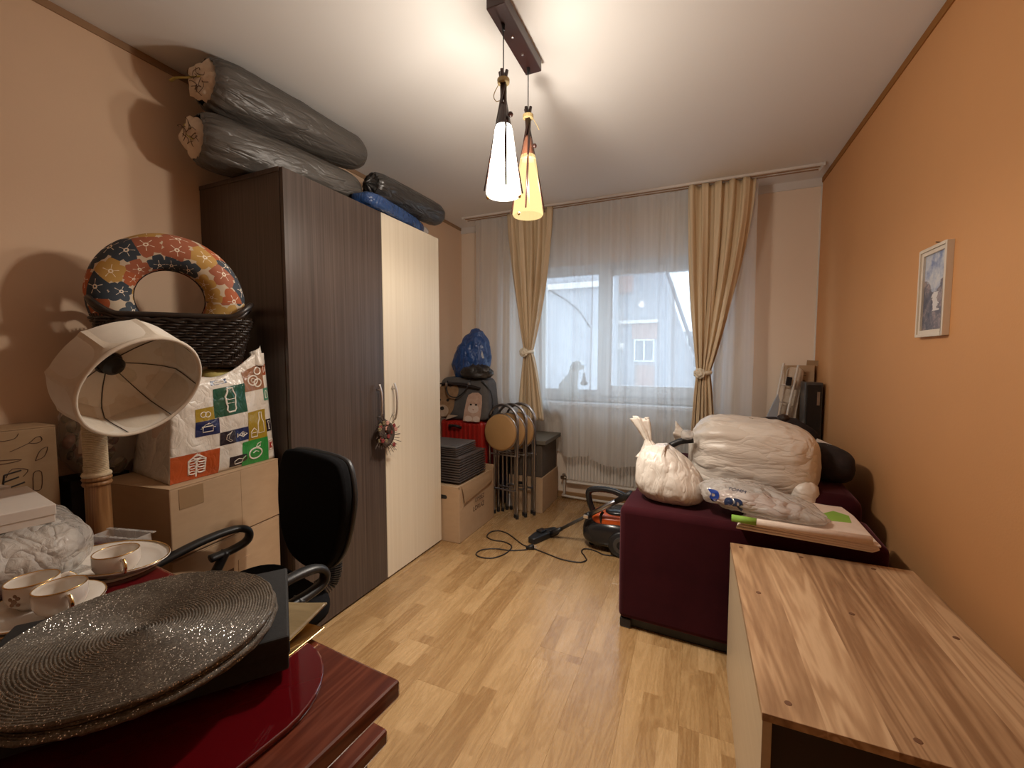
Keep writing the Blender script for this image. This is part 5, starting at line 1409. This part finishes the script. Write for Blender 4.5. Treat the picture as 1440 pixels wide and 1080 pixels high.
wn0 = thing('vacuum_wand', 'grey telescopic vacuum wand with a black floor head', 'vacuum wand', (-.955, 2.765, 0))
W0 = Vector((-.885, 2.795, .045)); W1 = Vector((-.335, 2.60, .455)); O_ = Vector((-.955, 2.765, 0))
P_ = lambda t_: W0.lerp(W1, t_) - O_
obj('lower_tube', G().tube([P_(.06), P_(.50)], .011, 10), M['panel_edge'], wn0, smooth=True)
obj('upper_tube', G().tube([P_(.46), P_(.86)], .0155, 10), M['tube_grey'], wn0, smooth=True)
obj('clamp', G().tube([P_(.44), P_(.50)], .021, 10), M['black_plastic'], wn0, smooth=True)
obj('clamp_tab', G().box(-.02, .012, -.03, -.012, -.01, .012).disp(lambda p: p + P_(.46)), M['chrome'], wn0, bevel=.003)
obj('grip', G().tube([P_(.82), P_(.93), P_(1.0)], [.017, .020, .020], 10), M['black_plastic'], wn0, smooth=True)
obj('swivel', G().tube([Vector((-.910, 2.79, .030)) - O_, P_(.10)], [.020, .015], 10), M['black_plastic'], wn0, smooth=True)
mh = Matrix.Translation((-.0, .0, 0)) @ Matrix.Rotation(radians(66), 4, 'Z')
obj('floor_head', G().prism([(-.125, -.032), (.125, -.032), (.135, -.02), (.135, .025), (.04, .055), (-.04, .055), (-.135, .025), (-.135, -.02)], .002, .042, mh), M['black_plastic'], wn0, bevel=.010, seg=3)
obj('head_pedal', G().box(-.03, .03, .0, .05, .042, .056, mh), M['vac_black'], wn0, bevel=.004)
cd = thing('power_cord', 'thin black power cord looping over the laminate floor to a plug', 'cord', (-.97, 2.55, 0))
path = [(-.43, 2.70), (-.47, 2.68), (-.52, 2.675), (-.565, 2.70), (-.62, 2.715), (-.655, 2.70), (-.655, 2.655), (-.62, 2.60), (-.60, 2.555), (-.625, 2.515), (-.68, 2.503), (-.75, 2.505), (-.83, 2.53), (-.90, 2.555), (-1.0, 2.585), (-1.05, 2.60), (-1.13, 2.66), (-1.22, 2.725), (-1.30, 2.745), (-1.345, 2.70), (-1.335, 2.62), (-1.27, 2.585), (-1.19, 2.59), (-1.12, 2.56), (-1.10, 2.50), (-1.11, 2.42), (-1.155, 2.345), (-1.23, 2.325), (-1.28, 2.355), (-1.27, 2.42), (-1.20, 2.47), (-1.10, 2.485), (-1.03, 2.52), (-.995, 2.545)]
pp = smoothpath([(x_ + .97, y_ - 2.55, .0045) for x_, y_ in path], 5)
obj('cable', G().tube(pp, .0042, 6), M['rubber'], cd, smooth=True)
mpl = Matrix.Translation((-.010, .012, .018)) @ Matrix.Rotation(radians(30), 4, 'Z')
plg = obj('plug', G().tube([mpl @ Vector((-.03, 0, -.006)), mpl @ Vector((0, 0, 0)), mpl @ Vector((.022, 0, 0))], [.008, .016, .018], 10), M['black_plastic'], cd, smooth=True)
obj('pin', G().tube([mpl @ Vector((.02, .009, 0)), mpl @ Vector((.042, .009, 0))], .0024, 6).tube([mpl @ Vector((.02, -.009, 0)), mpl @ Vector((.042, -.009, 0))], .0024, 6), M['chrome'], plg)

# ================================================================== SOFA
so = thing('sofa', 'wine red velvet sofa bed along the orange wall', 'sofa', (-.31, 1.972, 0), radians(-3.2))
obj('near_arm', G().box(0, .985, 0, .30, .045, .585), M['velvet'], so, bevel=.028, seg=4, smooth=True, angle=50)
obj('seat_base', G().box(.02, .95, .30, 1.205, .045, .33), M['velvet'], so, bevel=.02, seg=3, smooth=True, angle=50)
obj('seat_cushion', G().box(.0, .80, .30, 1.205, .33, .575), M['velvet'], so, bevel=.04, seg=4, smooth=True, angle=50)
obj('backrest', G().box(.78, .985, .32, 1.20, .30, .665), M['velvet'], so, bevel=.06, seg=4, smooth=True, angle=50)
obj('far_arm', G().box(0, .90, 1.205, 1.36, .045, .585), M['velvet'], so, bevel=.03, seg=4, smooth=True, angle=50)
obj('plinth', G().box(.035, .93, .03, 1.33, 0, .05), M['black_plastic'], so, bevel=.006)
for x_, y_ in ((.03, .03), (.03, 1.30)):
    obj('corner_foot', G().box(x_ - .022, x_ + .03, y_ - .022, y_ + .03, 0.001, .046), M['black_plastic'], so, bevel=.006)

# cushion at the wall end
cu_ = thing('dark_cushion', 'black cushion slumped between the big sack and the orange wall', 'cushion', (.630, 2.60, .668), radians(4))
obj('cover', blob((.17, .38, .16), 2.8, 36, 20, .008, 7, 4.0), M['dark_cloth'], cu_, smooth=True)

# big tied white sack lying on the sofa
sk1 = thing('stuffed_sack', 'big white plastic sack of bedding lying on the sofa', 'sack', (.275, 2.50, .580), radians(-6), group='white sacks on the sofa')
def s1(q, p):
    k = (q.x + .30) / .60         # 0 = tied end
    a = min(1, max(0, k / .20)); w = .38 + .62 * sqrt(max(0, 1 - (1 - a) ** 2))
    z0_ = .23
    lift = -.035 * k
    ridges = .020 * (1 - min(1, k / .55)) * sin(17 * atan2(q.z - z0_, q.y))
    return Vector((q.x, q.y * w * (1 + ridges * 3), (q.z - z0_) * w * (1 + ridges * 3) + z0_ + lift * (q.z / .4)))
obj('sack_body', blob((.58, .44, .395), 3.4, 120, 64, .010, 7, 3.0, s1), M['sack'], sk1, smooth=True)
g = G()
def knot(u, v):
    a = 2 * pi * u; r = .02 + .045 * v ** 1.3
    r *= 1 + .35 * sin(5 * a) * v + .2 * sin(11 * a + 2) * v
    return (-.285 - .085 * v, r * cos(a), .24 + r * sin(a) * .9 + .02 * v)
g.sheet(knot, 40, 10, cu=True)
obj('tied_end', g, M['sack'], sk1, smooth=True, solid=.001)
obj('tie', G().tube([(-.285, .024 * cos(a), .24 + .024 * sin(a)) for a in [2 * pi * k / 16 for k in range(16)]], .005, 6, closed=True), M['white_card'], sk1)
obj('folded_corner', blob((.10, .12, .11), 2.6, 28, 16, .012, 16, 6.0).disp(lambda p: p + Vector((.225, -.165, .01))), M['sack'], sk1, smooth=True)
# smaller sack with a twisted neck
sk2 = thing('stuffed_sack', 'smaller white plastic sack with a twisted upright neck at the sofa edge', 'sack', (-.085, 2.17, .5865), radians(-8), group='white sacks on the sofa')
def s2f(q, p):
    k = q.z / .27
    w = 1 - .20 * k
    return Vector((q.x * w - .05 * k * (1 if q.x > 0 else .55), q.y * w, q.z * (1 - .30 * max(0, q.x) / .17)))
obj('sack_body', blob((.34, .30, .265), 2.8, 64, 40, .010, 8, 9.0, s2f), M['sack_up'], sk2, smooth=True)
g = G()
def neck(u, v):
    a = 2 * pi * u
    r = (.062 * (1 - v / .45) ** 1.3 + .015) if v < .45 else .015 + .026 * ((v - .45) / .55) ** .8
    f_ = 0 if v < .45 else (v - .45) / .55
    r *= 1 + .20 * sin(6 * a + 5 * v) * (1 + f_) + .12 * sin(11 * a)
    lean = -.02 - .075 * v
    return (-.070 + lean + r * cos(a) * (1 - .1 * f_), r * sin(a) * (.8 - .35 * f_), .195 + .195 * v + .007 * f_ * sin(3 * a + 1))
g.sheet(neck, 40, 22, cu=True)
obj('twisted_neck', g, M['sack_up'], sk2, smooth=True, solid=.001)
# vacuum hose handle end lying between the sacks
hh = thing('hose_handle', 'black hose handle lying between the two white sacks', 'vacuum handle', (-.09, 2.33, .79))
obj('grip', G().tube(smoothpath([(-.02, .0, .03), (.03, .01, .055), (.09, .02, .065)], 4), .016, 8), M['black_plastic'], hh, smooth=True)
obj('plastic_tip', blob((.06, .05, .05), 2.5, 16, 10, .004, 20, 1).disp(lambda p: p + Vector((.06, -.01, .07))), M['clear_plastic'], hh, smooth=True)

# folded pale linens with green print
ln = thing('folded_linens', 'stack of folded pale linens with bright green prints on the sofa arm', 'linens', (.40, 2.02, .586), radians(-3))
for k in range(4):
    dx = .008 * k; z0_ = .0095 * k
    pts = [(-.225 + dx, -.135 + .004 * k), (.205 + .006 * k, -.160 - .006 * k), (.232 - .004 * k, -.13), (.215, .13), (.245 - .02 * k, .335 - .01 * k), (.165, .335), (.05, .24), (-.20 + dx, .02)]
    obj('folded_sheet', G().prism(pts, z0_, z0_ + .009), M['paper_pink'], ln, bevel=.003)
g = G().tube([(-.235, -.138, .043), (.20, -.165, .045)], [.013, .016], 10)
obj('rolled_edge', g, M['paper_pink'], ln, smooth=True)
obj('green_print', G().tube([(-.242, -.1375, .043), (-.155, -.143, .0435)], [.0138, .0145], 10), M['green_print'], ln, smooth=True, label='bright green rolled corner')
obj('green_print', G().prism([(.115, .02), (.185, .03), (.195, .12), (.15, .16), (.10, .10)], .0372, .0382), M['green_print'], ln, label='bright green printed patch')
obj('fringe', G().tube([(.225, .315, .035), (.25, .33, .045), (.24, .345, .038)], .0018, 4).tube([(.215, .325, .036), (.24, .345, .05), (.25, .35, .04)], .0018, 4).tube([(.222, .32, .034), (.235, .34, .034), (.26, .335, .038)], .0018, 4), M['paper_pink'], ln)
# translucent shop bag with blue letters
shb = thing('printed_plastic_bag', 'crumpled clear shop bag with blue letters lying on the linens', 'bag', (.270, 2.045, .627), radians(-13))
def s3(q, p):
    k = (q.x + .22) / .44
    return Vector((q.x, q.y * (1.0 - .25 * abs(k - .5)), q.z * (1.25 - .85 * k + .2 * sin(pi * k))))
gbag = blob((.47, .24, .085), 2.6, 96, 44, .017, 10, 12.0, s3)
tree_bag = bvh_of(gbag)
obj('bag_body', gbag, M['milky_plastic'], shb, smooth=True)
obj('contents', blob((.33, .16, .05), 2.6, 40, 18, .008, 9, 2.0).disp(lambda p: p + Vector((-.02, .01, .002))), M['flower_pink'], shb, smooth=True, label='pink textiles inside')
def tm_(x_, y_, z_, tilt, rz=0): return Matrix.Translation((x_, y_, z_)) @ Matrix.Rotation(rz, 4, 'Z') @ Matrix.Rotation(radians(tilt), 4, 'X')
L_ = [text('lettering', 'P', .095, tm_(-.170, -.112, .048, 58, radians(-4)), M['blue_ink'], shb, .0, .004)]
L_ += [text('lettering', 'ep', .075, tm_(-.085, -.12, .052, 55, radians(-6)), M['navy_ink'], shb, .0, .0035)]
L_ += [text('lettering', '· TÖMM', .024, tm_(-.085, -.085, .095, 50, radians(-9)), M['navy_ink'], shb, .0)]
L_ += [text('lettering', 'll ľ · t . .', .020, tm_(.055, -.11, .05, 45, radians(-10)), M['navy_ink'], shb, .0, .001)]
for o_ in L_: wrap_ray(o_, tree_bag, (.05, .82, -.5), .0025)

# ================================================================== CORNER BEHIND THE SOFA
cx_ = thing('flat_carton', 'tall flat brown carton leaning in the corner beside the orange wall', 'box', (.69, 3.615, 0), rot=(radians(-.8), 0, 0))
obj('carton_body', G().box(-.085, .085, -.05, .04, 0, 1.225), M['cardboard'], cx_, bevel=.003)
obj('torn_top', G().box(-.05, .06, -.048, -.044, 1.225, 1.262, Matrix.Rotation(radians(4), 4, 'Y')), M['cardboard_dark'], cx_)
text('printed_letters', 'C', .035, Matrix(((1, 0, 0, .025), (0, 0, -1, -.051), (0, 1, 0, 1.16), (0, 0, 0, 1))), M['ink'], cx_)
text('printed_letters', 'm', .035, Matrix(((1, 0, 0, .02), (0, 0, -1, -.051), (0, 1, 0, 1.115), (0, 0, 0, 1))), M['ink'], cx_)
obj('seam', G().box(-.085, .085, -.0508, -.05, .985, .988), M['cardboard_dark'], cx_)
bo = thing('ironing_board', 'pale covered ironing board leaning behind the big sack', 'ironing board', (.505, 3.49, 0), rot=(radians(-2), radians(7), 0))
obj('board', G().prism(rrect(.10, 1.20, .03, 4, 0, .62), -.012, .012, Matrix(((1, 0, 0, 0), (0, 0, -1, 0), (0, 1, 0, 0), (0, 0, 0, 1)))), M['ticking'], bo, bevel=.004)
dr = thing('drying_rack', 'white tubular drying rack folded against the window wall', 'drying rack', (.43, 3.42, 0), rot=(radians(-2), radians(8), 0))
for sx, sl in ((-.035, 0), (.04, .03)):
    obj('rail', G().tube([(sx - sl * .6, 0, .01), (sx + sl * .4, 0, 1.25)], .008, 8), M['enamel_white'], dr, smooth=True)
for zz in (.35, .70, .98, 1.10):
    obj('rung', G().tube([(-.035, 0, zz), (.045, 0, zz)], .0045, 8), M['enamel_white'], dr, smooth=True)
obj('hinge', G().box(.0, .03, -.012, .012, 1.10, 1.16), M['dark_cloth'], dr, bevel=.003)
ib = thing('blue_board', 'pale blue slat leaning left of the drying rack', 'board', (.40, 3.34, 0), rot=(radians(-2), radians(5), 0))
obj('slat', G().prism([(-.04, 0), (.05, 0), (.05, 1.0), (.035, 1.04), (.01, .96), (-.02, .85)], -.012, .012, Matrix(((1, 0, 0, 0), (0, 0, -1, 0), (0, 1, 0, 0), (0, 0, 0, 1)))), M['stucco_b'], ib, bevel=.004)
bp2 = thing('panel_heater', 'black glass-fronted panel heater leaning on the orange wall', 'heater', (.755, 3.37, 0), rot=(0, 0, 0))
obj('panel_body', G().box(-.078, .020, -.02, .12, 0, 1.115), M['panel_edge'], bp2, bevel=.004)
obj('glass_front', G().box(-.068, .012, -.026, -.02, .02, 1.10), M['panel_black'], bp2, bevel=.002)
obj('display', G().box(-.012, .004, -.028, -.026, .965, 1.055), M['tube_grey'], bp2)
cl2 = thing('heap_of_clothes', 'dark brown clothes heaped behind the big sack', 'clothes', (.475, 3.02, .588), radians(10))
obj('cloth', blob((.42, .34, .315), 2.3, 48, 26, .022, 8, 5.0), M['dark_cloth'], cl2, smooth=True)
obj('top_fold', blob((.06, .06, .05), 2.2, 16, 10, .006, 20, 3.0).disp(lambda p: p + Vector((.02, -.03, .295))), M['brown_dark'], cl2, smooth=True)
tg = obj('paper_tag', G().box(-.036, .036, -.002, .002, -.034, .034), M['white_card'], loc=(.635, 2.72, .80), rot=(radians(-24), radians(24), radians(-6)), bevel=.0008)
tag(tg, 'pale paper card sticking up behind the big sack', 'card')

# ================================================================== PICTURE
pic = thing('framed_picture', 'small cream-framed mountain landscape hanging on the orange wall', 'picture', (XR, 2.025, 1.52), rot=(radians(90), 0, radians(-90)))
# local x runs along the wall (towards the viewer), y up, z out of the wall
W2, H2 = .098, .162
g = G()
for k, (i0, i1, z0_, z1_) in enumerate(((.0, .010, 0, .020), (.010, .024, 0, .015))):
    a, b_ = W2 - i0, H2 - i0; c, d = W2 - i1, H2 - i1
    g.box(-a, -c, -b_, b_, z0_, z1_); g.box(c, a, -b_, b_, z0_, z1_); g.box(-c, c, -b_, -d, z0_, z1_); g.box(-c, c, d, b_, z0_, z1_)
obj('frame', g, M['frame_cream'], pic, bevel=.001)
obj('print', G().box(-W2 + .02, W2 - .02, -H2 + .02, H2 - .02, .002, .008), M['painting'], pic)
obj('hanging_nail', G().tube([(-.0, H2 + .012, 0), (0, H2 + .014, .012)], .002, 6).tube([(0, H2 + .013, .006), (0, H2, .004)], .0008, 4), M['brass'], pic)

# ================================================================== CHEST
cb_ = thing('sideboard', 'low sideboard with striped walnut-print top in the right foreground', 'sideboard', (.148, .985, 0))
CW, CD, CH = .572, .895, .532
obj('top_panel', G().box(0, CW, 0, CD, CH - .018, CH), M['walnut'], cb_, bevel=.0012)
obj('side_panel', G().box(.001, .019, .002, CD - .002, 0, CH - .018), M['birch'], cb_, bevel=.001, label='pale birch-print side')
obj('side_panel', G().box(CW - .019, CW - .001, .002, CD - .002, 0, CH - .018), M['birch'], cb_, bevel=.001)
obj('back_panel', G().box(.019, CW - .019, CD - .014, CD - .004, 0, CH - .018), M['brown_dark'], cb_)
obj('base_panel', G().box(.019, CW - .019, .01, CD - .014, .04, .058), M['brown_dark'], cb_)
obj('dark_front', G().box(.021, CW - .021, .022, .038, .06, CH - .022), M['brown_dark'], cb_, bevel=.001, label='recessed dark sheet standing in for the shaded open front')  # open front: its shade drawn as a dark sheet across the opening
obj('plinth', G().box(.019, CW - .019, .03, .045, 0, .04), M['brown_dark'], cb_)
for x_, y_ in ((.055, .05), (.27, .045), (.055, .52), (.29, .50), (.51, .48), (.035, .862), (.235, .858), (.45, .855)):
    obj('screw_cap', G().lathe([(0, 0), (.0075, 0), (.0068, .0009), (0, .0012)], 14, Matrix.Translation((x_, y_, CH))), M['screw_cap'], cb_)
